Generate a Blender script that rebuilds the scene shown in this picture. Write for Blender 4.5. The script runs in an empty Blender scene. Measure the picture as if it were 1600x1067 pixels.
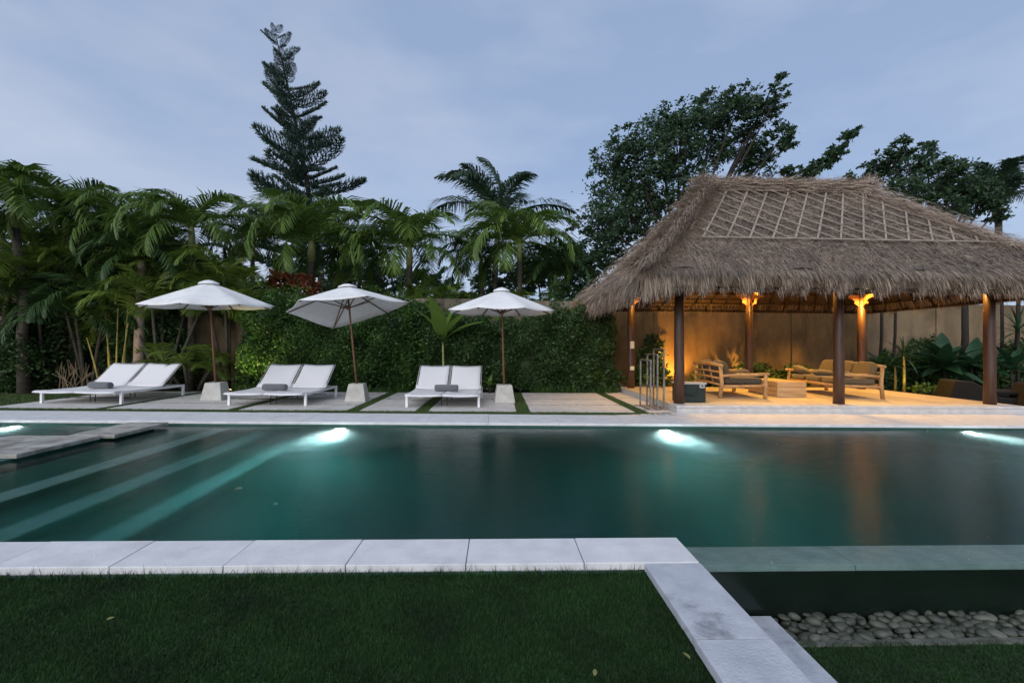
import bpy, bmesh, math, random
import numpy as np
from mathutils import Vector, Matrix
random.seed(7); RNG = np.random.default_rng(7)
SC = bpy.context.scene
COL = SC.collection
PI = math.pi
R = math.radians

# ------------------------------------------------------------------ camera
FPX, CXP, CYP, EYE = 711.0, 800.0, 533.5, 1.3          # photograph: 1600 x 1067
YAW, PITCH, ROLL = R(1.8), R(.52), R(.4)
_f = Vector((math.sin(YAW)*math.cos(PITCH), math.cos(YAW)*math.cos(PITCH), math.sin(PITCH)))
_r0 = Vector((math.cos(YAW), -math.sin(YAW), 0)); _u0 = _r0.cross(_f)
_r = _r0*math.cos(ROLL)+_u0*math.sin(ROLL); _u = _u0*math.cos(ROLL)-_r0*math.sin(ROLL)
cam = bpy.data.cameras.new('camera'); camo = bpy.data.objects.new('camera', cam); COL.objects.link(camo)
cam.lens = 16.0; cam.sensor_width = 36.0; cam.clip_start = .05; cam.clip_end = 1000
m = Matrix.Identity(4)
for i in range(3):
    m[i][0], m[i][1], m[i][2] = _r[i], _u[i], -_f[i]
m[2][3] = EYE
camo.matrix_world = m
SC.camera = camo
def at(px, py, y):
    """photo pixel -> the point at distance y (metres from the camera along the garden)"""
    d = _f+_r*((px-CXP)/FPX)-_u*((py-CYP)/FPX)
    return Vector((0, 0, EYE))+d*(y/d.y)

# ------------------------------------------------------------------ sky, sun, exposure
SUN_EL, SUN_AZ = R(26), R(205)                             # behind the camera, soft dusk light
w = bpy.data.worlds.new('World'); SC.world = w; w.use_nodes = True
nt = w.node_tree; nt.nodes.clear()
def N(t, typ, **kw):
    n = t.nodes.new(typ)
    for k, v in kw.items():
        setattr(n, k, v)
    return n
out = N(nt, 'ShaderNodeOutputWorld'); bg = N(nt, 'ShaderNodeBackground')
bg.inputs['Strength'].default_value = .1
sky = N(nt, 'ShaderNodeTexSky', sky_type='NISHITA', sun_disc=False)
sky.sun_elevation = SUN_EL; sky.sun_rotation = SUN_AZ; sky.air_density = 1.0; sky.dust_density = .6; sky.ozone_density = 2.5
tc = N(nt, 'ShaderNodeTexCoord')
mp = N(nt, 'ShaderNodeMapping'); mp.inputs['Scale'].default_value = (1.2, 1.2, 3.2); mp.inputs['Rotation'].default_value = (0, R(25), 0)
nz = N(nt, 'ShaderNodeTexNoise'); nz.inputs['Scale'].default_value = 1.6; nz.inputs['Detail'].default_value = 5; nz.inputs['Roughness'].default_value = .5
nt.links.new(tc.outputs['Generated'], mp.inputs['Vector']); nt.links.new(mp.outputs['Vector'], nz.inputs['Vector'])
rmp = N(nt, 'ShaderNodeValToRGB')
rmp.color_ramp.elements[0].position = .36; rmp.color_ramp.elements[0].color = (2.3, 3.0, 4.4, 1)
rmp.color_ramp.elements[1].position = .68; rmp.color_ramp.elements[1].color = (3.85, 4.25, 5.25, 1)
nt.links.new(nz.outputs['Fac'], rmp.inputs['Fac'])
mx = N(nt, 'ShaderNodeMix', data_type='RGBA'); mx.inputs['Factor'].default_value = .8
nt.links.new(sky.outputs['Color'], mx.inputs['A']); nt.links.new(rmp.outputs['Color'], mx.inputs['B'])
nt.links.new(mx.outputs['Result'], bg.inputs['Color']); nt.links.new(bg.outputs['Background'], out.inputs['Surface'])
sl = bpy.data.lights.new('sun', 'SUN'); sl.energy = 1.6; sl.angle = R(70); sl.color = (1, .96, .94)
so = bpy.data.objects.new('sun', sl); COL.objects.link(so)
sd = Vector((math.sin(SUN_AZ)*math.cos(SUN_EL), math.cos(SUN_AZ)*math.cos(SUN_EL), math.sin(SUN_EL)))
so.rotation_euler = sd.to_track_quat('Z', 'Y').to_euler(); so.location = (0, -5, 20)
SC.view_settings.view_transform = 'Standard'; SC.view_settings.look = 'None'
SC.view_settings.exposure = .6; SC.view_settings.gamma = 1
cy = SC.cycles
cy.use_denoising = True
cy.max_bounces = 8; cy.diffuse_bounces = 3; cy.glossy_bounces = 3; cy.transmission_bounces = 6; cy.volume_bounces = 1; cy.transparent_max_bounces = 8
cy.sample_clamp_indirect = 4.0; cy.sample_clamp_direct = 12.0; cy.blur_glossy = 1.0

# ------------------------------------------------------------------ helpers: materials
def mat(name, col, rough=.7, var=None, scale=6., var2=None, scale2=1.5, bump=0., bscale=40., metal=0., spec=.4, island=False,
        trans=0., emit=None, estr=0., norand=False, stretch=None, cut=(.35, .65), cut2=(.5, .7), sheen=0.):
    """procedural material: base colour mixed by noise with var (fine) and var2 (patches), bump by noise"""
    mt = bpy.data.materials.new(name); mt.use_nodes = True
    t = mt.node_tree; b = t.nodes['Principled BSDF']
    b.inputs['Roughness'].default_value = rough; b.inputs['Metallic'].default_value = metal
    b.inputs['Specular IOR Level'].default_value = spec
    tcn = N(t, 'ShaderNodeTexCoord'); vec = tcn.outputs['Object']
    if stretch:
        mpn = N(t, 'ShaderNodeMapping'); mpn.inputs['Scale'].default_value = stretch
        t.links.new(vec, mpn.inputs['Vector']); vec = mpn.outputs['Vector']
    oi = N(t, 'ShaderNodeObjectInfo')
    addv = N(t, 'ShaderNodeVectorMath', operation='ADD'); t.links.new(vec, addv.inputs[0])
    sc_ = N(t, 'ShaderNodeVectorMath', operation='SCALE'); sc_.inputs['Scale'].default_value = 37.
    cmb = N(t, 'ShaderNodeCombineXYZ'); t.links.new(oi.outputs['Random'], cmb.inputs[0]); t.links.new(oi.outputs['Random'], cmb.inputs[1])
    t.links.new(cmb.outputs[0], sc_.inputs[0]); t.links.new(sc_.outputs[0], addv.inputs[1]); vec = vec if norand else addv.outputs[0]
    cur = None
    def chain(cur, colr, fac):
        mxn = N(t, 'ShaderNodeMix', data_type='RGBA')
        if cur is None: mxn.inputs['A'].default_value = (*col, 1)
        else: t.links.new(cur, mxn.inputs['A'])
        mxn.inputs['B'].default_value = (*colr, 1); t.links.new(fac, mxn.inputs['Factor'])
        return mxn.outputs['Result']
    def noisefac(s, cu, det=6.):
        n = N(t, 'ShaderNodeTexNoise'); n.inputs['Scale'].default_value = s; n.inputs['Detail'].default_value = det; n.inputs['Roughness'].default_value = .6
        t.links.new(vec, n.inputs['Vector'])
        mr = N(t, 'ShaderNodeMapRange'); mr.inputs['From Min'].default_value = cu[0]; mr.inputs['From Max'].default_value = cu[1]
        t.links.new(n.outputs['Fac'], mr.inputs['Value']); return mr.outputs['Result']
    if island and var:
        g = N(t, 'ShaderNodeNewGeometry'); cur = chain(cur, var, g.outputs['Random Per Island'])
    elif var: cur = chain(cur, var, noisefac(scale, cut))
    if var2: cur = chain(cur, var2, noisefac(scale2, cut2))
    if cur is None: b.inputs['Base Color'].default_value = (*col, 1)
    else: t.links.new(cur, b.inputs['Base Color'])
    if bump:
        n = N(t, 'ShaderNodeTexNoise'); n.inputs['Scale'].default_value = bscale; n.inputs['Detail'].default_value = 5
        t.links.new(vec, n.inputs['Vector'])
        bp = N(t, 'ShaderNodeBump'); bp.inputs['Strength'].default_value = bump; bp.inputs['Distance'].default_value = .02
        t.links.new(n.outputs['Fac'], bp.inputs['Height']); t.links.new(bp.outputs['Normal'], b.inputs['Normal'])
    if emit:
        b.inputs['Emission Color'].default_value = (*emit, 1); b.inputs['Emission Strength'].default_value = estr
    if sheen: b.inputs['Sheen Weight'].default_value = sheen
    if trans:
        tr = N(t, 'ShaderNodeBsdfTranslucent'); ms = N(t, 'ShaderNodeMixShader'); ms.inputs[0].default_value = trans
        if cur is None: tr.inputs['Color'].default_value = (*col, 1)
        else: t.links.new(cur, tr.inputs['Color'])
        o = t.nodes['Material Output']
        t.links.new(b.outputs[0], ms.inputs[1]); t.links.new(tr.outputs[0], ms.inputs[2]); t.links.new(ms.outputs[0], o.inputs['Surface'])
    return mt

M = {}
M['marble'] = mat('pale_marble', (.70, .70, .70), .55, (.58, .58, .59), 5, (.40, .40, .40), 1.7, .15, 60, cut2=(.58, .82))
M['marble_worn'] = mat('weathered_marble', (.50, .52, .56), .6, (.36, .38, .42), 6, (.07, .075, .08), 2.6, .3, 70, cut=(.35, .7), cut2=(.60, .74))
M['pad'] = mat('stained_stone_pad', (.46, .45, .41), .6, (.22, .21, .18), 4, (.10, .10, .08), 2.2, .2, 50)
M['kerb_dark'] = mat('mossy_kerb', (.14, .145, .12), .8, (.06, .065, .05), 8, (.03, .04, .025), 2, .3, 60)
M['deck'] = mat('deck_stone', (.60, .58, .56), .7, (.50, .48, .455), 4, (.38, .35, .31), .9, .2, 80, cut2=(.55, .8))
M['platform'] = mat('platform_stone', (.60, .50, .36), .45, (.52, .42, .29), 5, (.45, .36, .24), 1.1, .08, 60)
M['edge_stone'] = mat('dressed_edge_stone', (.55, .54, .53), .6, (.44, .43, .42), 6, (.30, .28, .25), 1.3, .15, 50, cut2=(.6, .8))
M['tile'] = mat('green_pool_stone', (.03, .11, .085), .6, (.02, .08, .06), 8, (.04, .13, .11), 1.2, .05, 40)
M['tile_pale'] = mat('pale_step_stone', (.27, .36, .34), .6, (.18, .27, .25), 6, None, 1, .05, 40)
M['wet_wall'] = mat('dark_wet_pool_wall', (.006, .018, .009), .4, (.003, .010, .005), 3, None, 1, .1, 30)
M['soil'] = mat('dark_soil', (.035, .026, .018), .95, (.05, .04, .025), 5, (.02, .03, .012), 1.5, .5, 30)
M['lawn'] = mat('lawn_ground', (.007, .024, .004), .95, (.012, .038, .007), 30, (.010, .022, .008), 1.3, .6, 90)
M['grass'] = mat('grass_blade', (.011, .044, .007), .6, (.03, .095, .016), island=True, trans=.25, var2=(.010, .030, .006), scale2=2.6, cut2=(.42, .66))
M['grass_strip'] = mat('joint_grass_blade', (.045, .09, .018), .6, (.10, .15, .04), island=True, trans=.25)
M['white_metal'] = mat('white_powder_coat', (.82, .82, .83), .4)
M['sling'] = mat('white_sling_mesh', (.84, .84, .85), .75, (.79, .79, .80), 90, None, 1, .15, 220, trans=.18)
M['dark_metal'] = mat('dark_bronze_metal', (.03, .028, .026), .5)
M['towel'] = mat('grey_towel', (.10, .105, .115), .95, (.13, .135, .145), 60, None, 1, .6, 200, sheen=.4)
M['canvas'] = mat('white_canvas', (.86, .86, .86), .85, (.81, .81, .80), 5, (.74, .74, .71), 1.7, .35, 9, trans=.16)
M['umb_wood'] = mat('umbrella_teak', (.20, .095, .048), .55, (.14, .065, .033), 10, None, 1, .1, 40, stretch=(6, 6, .6))
M['rib_wood'] = mat('dark_rib_wood', (.085, .05, .032), .6)
M['concrete'] = mat('cast_concrete', (.52, .51, .47), .85, (.44, .43, .39), 8, (.36, .35, .31), 2.5, .25, 60)
M['post_wood'] = mat('coconut_post_wood', (.085, .040, .022), .45, (.05, .024, .014), 6, None, 1, .12, 25, stretch=(5, 5, .5))
M['carved'] = mat('carved_teak', (.30, .12, .035), .6, (.20, .08, .022), 9, None, 1, .15, 30)
M['beam'] = mat('dark_beam_wood', (.07, .042, .025), .7, (.045, .027, .016), 6, None, 1, .1, 30)
M['ceil'] = mat('woven_thatch_ceiling', (.13, .085, .048), .9, (.07, .045, .026), 14, None, 1, .4, 50, stretch=(4, 1, 1))
M['teak'] = mat('pale_teak_log', (.46, .29, .14), .55, (.34, .20, .09), 7, None, 1, .12, 30)
M['block'] = mat('pale_timber', (.52, .37, .21), .6, (.42, .28, .15), 6, (.34, .22, .11), 2.5, .12, 40, stretch=(.6, 5, 5))
M['cushion'] = mat('olive_cushion', (.135, .10, .052), .95, (.105, .08, .042), 30, None, 1, .25, 150, sheen=.2)
M['cushion_dark'] = mat('grey_brown_cushion', (.085, .068, .045), .95, (.065, .052, .035), 30, None, 1, .25, 150, sheen=.2)
M['cooler'] = mat('dark_green_canvas', (.012, .022, .018), .6, (.018, .03, .025), 20, None, 1, .2, 80)
M['cooler_lid'] = mat('grey_trim', (.38, .39, .38), .5)
M['steel'] = mat('galvanised_steel', (.34, .32, .30), .5, (.16, .13, .10), 14, None, 1, .05, 60, metal=.7)
M['plate'] = mat('cream_plastic', (.72, .62, .44), .4)
M['wall'] = mat('stained_garden_wall', (.27, .195, .115), .9, (.20, .14, .08), 2, (.10, .075, .04), .8, .3, 20, norand=True, stretch=(1.2, 1.2, .6))
M['wall_dark'] = mat('dark_garden_wall', (.20, .125, .05), .9, (.13, .08, .032), 2.5, (.05, .042, .02), .8, .3, 20, norand=True, stretch=(1.3, 1.3, .55))  # darker brown base for the panels behind the pavilion
M['wall_grey'] = mat('grey_plank_wall', (.22, .185, .14), .9, (.14, .12, .09), 5, (.09, .08, .055), 1, .3, 25, stretch=(3, 3, .3))
M['thatch'] = mat('thatch_straw', (.072, .056, .044), .9, (.52, .415, .32), island=True, var2=(.11, .095, .085), scale2=1.1, cut2=(.46, .74))
M['thatch_tan'] = mat('thatch_tan_straw', (.12, .088, .068), .9, (.60, .475, .37), island=True, var2=(.20, .155, .125), scale2=1.3, cut2=(.5, .75))
M['thatch_base'] = mat('thatch_mat', (.13, .105, .085), .95, (.06, .048, .038), 25, (.19, .14, .105), 2.2, .9, 60, stretch=(1.4, .5, .5))
M['bamboo'] = mat('split_bamboo', (.36, .30, .235), .6, (.26, .21, .165), 5, None, 1, .1, 30)
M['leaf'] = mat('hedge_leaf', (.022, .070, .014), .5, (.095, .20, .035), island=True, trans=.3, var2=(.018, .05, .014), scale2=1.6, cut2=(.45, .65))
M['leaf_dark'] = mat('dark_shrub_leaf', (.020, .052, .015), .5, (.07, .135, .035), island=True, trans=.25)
M['leaf_tree'] = mat('tree_leaf', (.018, .044, .022), .5, (.065, .125, .05), island=True, trans=.35)
M['leaf_light'] = mat('light_leaf', (.10, .20, .03), .5, (.17, .28, .05), island=True, trans=.4)
M['leaf_red'] = mat('red_leaf', (.30, .07, .03), .5, (.55, .20, .09), island=True, trans=.3)
M['leaf_yellow'] = mat('fallen_leaf_yellow', (.16, .17, .05), .6)
M['leaf_dull'] = mat('wet_leaf', (.10, .13, .07), .6)
M['frond'] = mat('palm_leaflet', (.045, .095, .018), .5, (.17, .27, .05), island=True, trans=.3)
M['frond_yellow'] = mat('areca_leaflet', (.065, .125, .018), .5, (.22, .30, .05), island=True, trans=.32)
M['frond_blue'] = mat('coconut_leaflet', (.025, .055, .032), .5, (.07, .12, .06), island=True, trans=.3)
M['needle'] = mat('pine_needle', (.018, .042, .032), .6, (.06, .11, .075), island=True, trans=.1)
M['bigleaf'] = mat('glossy_leaf', (.016, .055, .025), .35, (.03, .08, .03), 6, None, 1, .1, 20, trans=.2)
M['trunk'] = mat('palm_trunk', (.10, .085, .06), .85, (.05, .042, .03), 3, None, 1, .3, 12, stretch=(1, 1, 8))
M['shaft'] = mat('crown_shaft', (.26, .27, .10), .5, (.17, .20, .06), 4, None, 1, .05, 20)
M['pale_trunk'] = mat('pale_trunk', (.42, .31, .24), .8, (.32, .24, .19), 6, None, 1, .2, 20)
M['bark'] = mat('dark_bark', (.035, .028, .022), .9, (.02, .016, .012), 8, None, 1, .4, 25)
M['culm'] = mat('yellow_bamboo', (.30, .22, .045), .45, (.16, .17, .04), 4, None, 1, 0, 20, stretch=(1, 1, 4))
M['twig'] = mat('dry_twig', (.26, .19, .12), .9)
M['pebble'] = mat('river_pebble', (.085, .095, .07), .5, (.03, .036, .028), 3, (.16, .165, .13), 1.2, .12, 40)
M['pebble_bed'] = mat('pebble_bed_base', (.02, .022, .018), .9)
M['wicker'] = mat('dark_wicker', (.006, .0055, .004), .8, (.004, .004, .003), 60, None, 1, .4, 120)
M['black'] = mat('black_plastic', (.012, .012, .012), .5)
M['lens_pool'] = mat('pool_light_lens', (.8, .9, .9), .3, emit=(.85, 1, .98), estr=110.)
M['lens_warm'] = mat('warm_light_lens', (.9, .7, .4), .3, emit=(1, .62, .25), estr=60.)
M['bulb_warm'] = mat('warm_bulb', (.9, .7, .4), .3, emit=(1, .55, .18), estr=70.)
M['pink_wall'] = mat('pink_plaster', (.42, .27, .20), .9, (.36, .23, .17), 3)

# ------------------------------------------------------------------ helpers: meshes
class MB:
    def __init__(s): s.v = []; s.f = []
    def add(s, vs, fs):
        o = len(s.v); s.v += [tuple(p) for p in vs]; s.f += [tuple(i+o for i in q) for q in fs]; return s
    def box(s, x0, x1, y0, y1, z0, z1):
        vs = [(x, y, z) for z in (z0, z1) for y in (y0, y1) for x in (x0, x1)]
        return s.add(vs, [(0, 2, 3, 1), (4, 5, 7, 6), (0, 1, 5, 4), (2, 6, 7, 3), (0, 4, 6, 2), (1, 3, 7, 5)])
    def prism(s, poly, z0, z1):
        n = len(poly); vs = [(x, y, z0) for x, y in poly]+[(x, y, z1) for x, y in poly]
        fs = [tuple(range(n))[::-1], tuple(range(n, 2*n))]+[(i, (i+1) % n, n+(i+1) % n, n+i) for i in range(n)]
        return s.add(vs, fs)
    def tube(s, pts, rad, n=8, cap=True):
        pts = [Vector(p) for p in pts]; k = len(pts)
        if not hasattr(rad, '__len__'): rad = [rad]*k
        vs = []; prev = None
        for i, p in enumerate(pts):
            d = (pts[min(i+1, k-1)]-pts[max(i-1, 0)]).normalized()
            if prev is None:
                a = Vector((0, 0, 1)) if abs(d.z) < .9 else Vector((1, 0, 0))
                x = d.cross(a).normalized()
            else:
                x = (prev-d*prev.dot(d)).normalized()
            prev = x; y = d.cross(x)
            for j in range(n):
                t = 2*PI*j/n; vs.append(p+(x*math.cos(t)+y*math.sin(t))*rad[i])
        fs = [(i*n+j, i*n+(j+1) % n, (i+1)*n+(j+1) % n, (i+1)*n+j) for i in range(k-1) for j in range(n)]
        if cap: fs += [tuple(range(n))[::-1], tuple((k-1)*n+j for j in range(n))]
        return s.add(vs, fs)
    def bar(s, a, b, wd, ht):
        """square bar from a to b"""
        a, b = Vector(a), Vector(b); d = (b-a).normalized()
        up = Vector((0, 0, 1)) if abs(d.z) < .9 else Vector((0, 1, 0))
        x = d.cross(up).normalized()*wd/2; y = x.cross(d).normalized()*ht/2
        vs = [p+i*x+j*y for p in (a, b) for i, j in ((-1, -1), (1, -1), (1, 1), (-1, 1))]
        return s.add(vs, [(0, 1, 2, 3), (7, 6, 5, 4), (0, 4, 5, 1), (1, 5, 6, 2), (2, 6, 7, 3), (3, 7, 4, 0)])
    def lathe(s, prof, n=24, c=(0, 0, 0)):
        vs = [(c[0]+r*math.cos(2*PI*j/n), c[1]+r*math.sin(2*PI*j/n), c[2]+z) for r, z in prof for j in range(n)]
        k = len(prof)
        fs = [(i*n+j, i*n+(j+1) % n, (i+1)*n+(j+1) % n, (i+1)*n+j) for i in range(k-1) for j in range(n)]
        fs += [tuple(range(n))[::-1], tuple((k-1)*n+j for j in range(n))]
        return s.add(vs, fs)
    def cushion(s, c, size, e=.38, rot=None, n=16, puff=0.):
        """soft rounded box"""
        vs = []; sg = lambda v, p: math.copysign(abs(v)**p, v)
        for i in range(n+1):
            a = -PI/2+PI*i/n
            for j in range(2*n):
                b = 2*PI*j/(2*n)
                x = sg(math.cos(a), e)*sg(math.cos(b), e); y = sg(math.cos(a), e)*sg(math.sin(b), e); z = sg(math.sin(a), e*1.6)
                z *= 1+puff*(1-x*x)*(1-y*y)
                p = Vector((x*size[0]/2, y*size[1]/2, z*size[2]/2))
                if rot is not None: p = rot @ p
                vs.append(p+Vector(c))
        fs = [(i*2*n+j, i*2*n+(j+1) % (2*n), (i+1)*2*n+(j+1) % (2*n), (i+1)*2*n+j) for i in range(n) for j in range(2*n)]
        return s.add(vs, fs)
    def mesh(s, name, smooth=False):
        me = bpy.data.meshes.new(name); me.from_pydata(s.v, [], s.f); me.update()
        if smooth: me.polygons.foreach_set('use_smooth', [True]*len(me.polygons))
        return me
    def build(s, name, material, parent=None, smooth=False, bevel=0., loc=None):
        return link(name, s.mesh(name, smooth), material, parent, bevel, loc)

def link(name, me, material=None, parent=None, bevel=0., loc=None):
    o = bpy.data.objects.new(name, me); COL.objects.link(o)
    if material is not None and not me.materials: me.materials.append(M[material] if isinstance(material, str) else material)
    if parent: o.parent = parent
    if loc is not None: o.location = loc
    if bevel:
        b = o.modifiers.new('bevel', 'BEVEL'); b.width = bevel; b.segments = 2; b.limit_method = 'ANGLE'
    return o

def npmesh(name, P, faces_per=None):
    """P: (n, k, 3) array of n separate k-sided faces; or faces_per: list of index tuples inside each k-vertex piece"""
    P = np.asarray(P, dtype=np.float32); n, k = P.shape[:2]
    me = bpy.data.meshes.new(name)
    fp = faces_per or [tuple(range(k))]
    me.vertices.add(n*k); me.vertices.foreach_set('co', P.reshape(-1))
    idx = np.concatenate([np.asarray(q) for q in fp]); L = len(idx)
    loops = (np.arange(n)[:, None]*k+idx[None, :]).reshape(-1)
    me.loops.add(len(loops)); me.loops.foreach_set('vertex_index', loops.astype(np.int32))
    sizes = np.array([len(q) for q in fp]); starts = np.concatenate([[0], np.cumsum(sizes)[:-1]])
    me.polygons.add(n*len(fp))
    me.polygons.foreach_set('loop_start', (np.arange(n)[:, None]*L+starts[None, :]).reshape(-1).astype(np.int32))
    me.update(calc_edges=True); me.validate()
    return me

def tag(o, label=None, cat=None, group=None, kind=None):
    if label: o['label'] = label
    if cat: o['category'] = cat
    if group: o['group'] = group
    if kind: o['kind'] = kind
    return o
def thing(name, label, cat, loc=(0, 0, 0), rz=0., group=None):
    o = bpy.data.objects.new(name, None); COL.objects.link(o); o.location = loc; o.rotation_euler = (0, 0, rz)
    o.empty_display_size = .1
    return tag(o, label, cat, group)
def struct(o): o['kind'] = 'structure'; return o
def stuff(o): o['kind'] = 'stuff'; return o
def unit(a): return a/np.maximum(np.linalg.norm(a, axis=-1, keepdims=True), 1e-6)
def blades(base, direc, length, width, bend=.0):
    """thin straight blades (quad) : base (n,3), direc (n,3) unit, length (n,), width"""
    n = len(base); side = unit(np.cross(direc, RNG.normal(size=(n, 3))))
    wv = side*(np.broadcast_to(width, n)[:, None]/2); tip = base+direc*length[:, None]
    return np.stack([base-wv, base+wv, tip+wv*.35, tip-wv*.35], 1)
def leaves(cent, size, aspect=.5, droop=.0, up=.0, wind=.0):
    """rhombic leaves in random directions"""
    n = len(cent); d = RNG.normal(size=(n, 3)); d[:, 2] = d[:, 2]*.6-droop; d[:, 0] -= wind; d = unit(d)
    nn = RNG.normal(size=(n, 3)); nn[:, 2] += up; s = unit(np.cross(d, nn))
    L = np.broadcast_to(size, n)[:, None]; m_ = cent+d*L*.45
    nrm = np.cross(s, d)
    return np.stack([cent, m_-s*L*aspect/2+nrm*L*.06, cent+d*L, m_+s*L*aspect/2+nrm*L*.06], 1)
def ell(n, c, r, shell=.55):
    d = unit(RNG.normal(size=(n, 3))); rr = shell+(1-shell)*RNG.random(n)**.6
    return np.asarray(c)+d*rr[:, None]*np.asarray(r)

# ================================================================== SETTING: ground, pool, copings
far_in = lambda x: 7.69-.024*x            # far pool edge
far_out = lambda x: 8.64-.036*x if x < 3 else 8.82
# ground sheet round the pool (soil), reaching the horizon
g = MB()
zg = -.07
g.add([(-300, 8.4, zg), (300, 8.4, zg), (300, 500, zg), (-300, 500, zg)], [(0, 1, 2, 3)])
g.add([(-300, 2.6, zg), (-12.2, 2.6, zg), (-12.2, 8.4, zg), (-300, 8.4, zg)], [(0, 1, 2, 3)])
g.add([(12.2, 2.6, zg), (300, 2.6, zg), (300, 8.4, zg), (12.2, 8.4, zg)], [(0, 1, 2, 3)])
struct(g.build('ground', 'soil'))
g = MB(); zl = -.06
g.add([(-300, -200, zl), (.90, -200, zl), (.90, 2.72, zl), (-300, 2.72, zl)], [(0, 1, 2, 3)])
lawn = struct(g.build('lawn', 'lawn'))
g = MB(); zlow = -.41
g.add([(1.70, -200, zlow), (300, -200, zlow), (300, 2.57, zlow), (1.70, 2.57, zlow)], [(0, 1, 2, 3)])
lowlawn = struct(g.build('lower_lawn', 'lawn'))
g = MB(); g.add([(-60, 9.1, -.055), (-10.2, 9.2, -.055), (-10.2, 12.2, -.055), (-60, 12.2, -.055)], [(0, 1, 2, 3)])
struct(g.build('side_lawn', 'lawn'))
g = MB(); g.add([(-10.2, 8.8, -.014), (3.5, 8.4, -.014), (3.5, 12.8, -.014), (-10.2, 12.8, -.014)], [(0, 1, 2, 3)])
struct(g.build('joint_turf', 'lawn'))

# pool basin: floor, walls, steps
basin = MB()
ZF = -1.45; XL, XR = -12.0, 11.0
basin.box(XL, XR, 2.9, 8.3, ZF-.2, ZF)
pool = struct(basin.build('pool_basin', 'tile'))
q = MB(); q.prism([(XL, far_in(XL)), (XR, far_in(XR)), (XR, 8.55), (XL, 8.85)], ZF, -.055); q.build('far_wall', 'tile', pool)
q = MB(); q.box(XL, 1.21, 2.74, 3.07, ZF, -.055); q.build('near_wall', 'tile', pool)
q = MB(); q.box(XL-.2, XL, 2.8, 8.0, ZF, -.03); q.box(XR, XR+.2, 2.8, 8.0, ZF, -.03); q.build('end_wall', 'tile', pool)
# infinity edge: wall with pale submerged ledge
q = MB(); q.box(1.212, XR, 2.855, 3.11, -1.0, -.125); q.build('overflow_wall', 'wet_wall', pool)
xs = [1.214, 2.3, 3.45, 4.6, 5.8, 7.0, 8.2, 9.5, XR]
for a, b in zip(xs[:-1], xs[1:]):
    q = MB(); q.box(a+.002, b-.002, 2.857, 3.112, -.123, -.088); q.build('ledge_slab', 'tile_pale', pool)
# steps on the left, running away from the camera: green treads with a pale nosing
for i, (xa, xb, z) in enumerate([(-5.0, -4.45, -.30), (-4.45, -3.78, -.58), (-3.78, -3.12, -.86), ]):
    q = MB(); q.box(-5.35, xb, 3.05, 7.78, z-.28, z-.012); q.build('step', 'tile', pool)
    q = MB(); q.box(xb-.25, xb+.006, 3.07, 7.76, z-.03, z); q.build('step_nosing', 'tile_pale', pool)
# dividing wall under the stepping pads
q = MB(); q.box(-6.0, -5.62, 3.05, 7.66, ZF, -.05); q.build('dividing_wall', 'tile', pool)

# water body
WZ = -.075
wm = bpy.data.materials.new('pool_water'); wm.use_nodes = True; t = wm.node_tree; b = t.nodes['Principled BSDF']
b.inputs['Base Color'].default_value = (.93, 1, .98, 1); b.inputs['Roughness'].default_value = .05; b.inputs['IOR'].default_value = 1.33
b.inputs['Transmission Weight'].default_value = 1.
tcn = N(t, 'ShaderNodeTexCoord'); mpn = N(t, 'ShaderNodeMapping'); mpn.inputs['Scale'].default_value = (1., 2.4, 1)
n1 = N(t, 'ShaderNodeTexNoise'); n1.inputs['Scale'].default_value = 3.2; n1.inputs['Detail'].default_value = 7; n1.inputs['Roughness'].default_value = .66
t.links.new(tcn.outputs['Object'], mpn.inputs['Vector']); t.links.new(mpn.outputs['Vector'], n1.inputs['Vector'])
bp = N(t, 'ShaderNodeBump'); bp.inputs['Strength'].default_value = .2; bp.inputs['Distance'].default_value = .03
t.links.new(n1.outputs['Fac'], bp.inputs['Height'])
n2 = N(t, 'ShaderNodeTexNoise'); n2.inputs['Scale'].default_value = 13.; n2.inputs['Detail'].default_value = 3; n2.inputs['Roughness'].default_value = .55
t.links.new(mpn.outputs['Vector'], n2.inputs['Vector'])
bp2 = N(t, 'ShaderNodeBump'); bp2.inputs['Strength'].default_value = .28; bp2.inputs['Distance'].default_value = .035
# ripple and roughness raised around each lamp, shaped to spread its glare
prev = None
for lx in (-2.62, 2.82, 7.95, -8.0):
    sp = N(t, 'ShaderNodeVectorMath', operation='SUBTRACT'); sp.inputs[1].default_value = (lx, far_in(lx)-.8, WZ); t.links.new(tcn.outputs['Object'], sp.inputs[0])
    ds = N(t, 'ShaderNodeVectorMath', operation='LENGTH'); t.links.new(sp.outputs[0], ds.inputs[0])
    if prev is None: prev = ds.outputs['Value']
    else:
        mn = N(t, 'ShaderNodeMath', operation='MINIMUM'); t.links.new(prev, mn.inputs[0]); t.links.new(ds.outputs['Value'], mn.inputs[1]); prev = mn.outputs[0]
mr = N(t, 'ShaderNodeMapRange', interpolation_type='SMOOTHSTEP'); mr.inputs['From Min'].default_value = .3; mr.inputs['From Max'].default_value = 1.6; mr.inputs['To Min'].default_value = 1.0; mr.inputs['To Max'].default_value = .09
t.links.new(prev, mr.inputs['Value']); t.links.new(mr.outputs['Result'], bp2.inputs['Strength'])
mrr = N(t, 'ShaderNodeMapRange', interpolation_type='SMOOTHSTEP'); mrr.inputs['From Min'].default_value = .35; mrr.inputs['From Max'].default_value = 1.1; mrr.inputs['To Min'].default_value = .22; mrr.inputs['To Max'].default_value = .05
t.links.new(prev, mrr.inputs['Value']); t.links.new(mrr.outputs['Result'], b.inputs['Roughness'])
t.links.new(n2.outputs['Fac'], bp2.inputs['Height']); t.links.new(bp.outputs['Normal'], bp2.inputs['Normal']); t.links.new(bp2.outputs['Normal'], b.inputs['Normal'])
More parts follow.
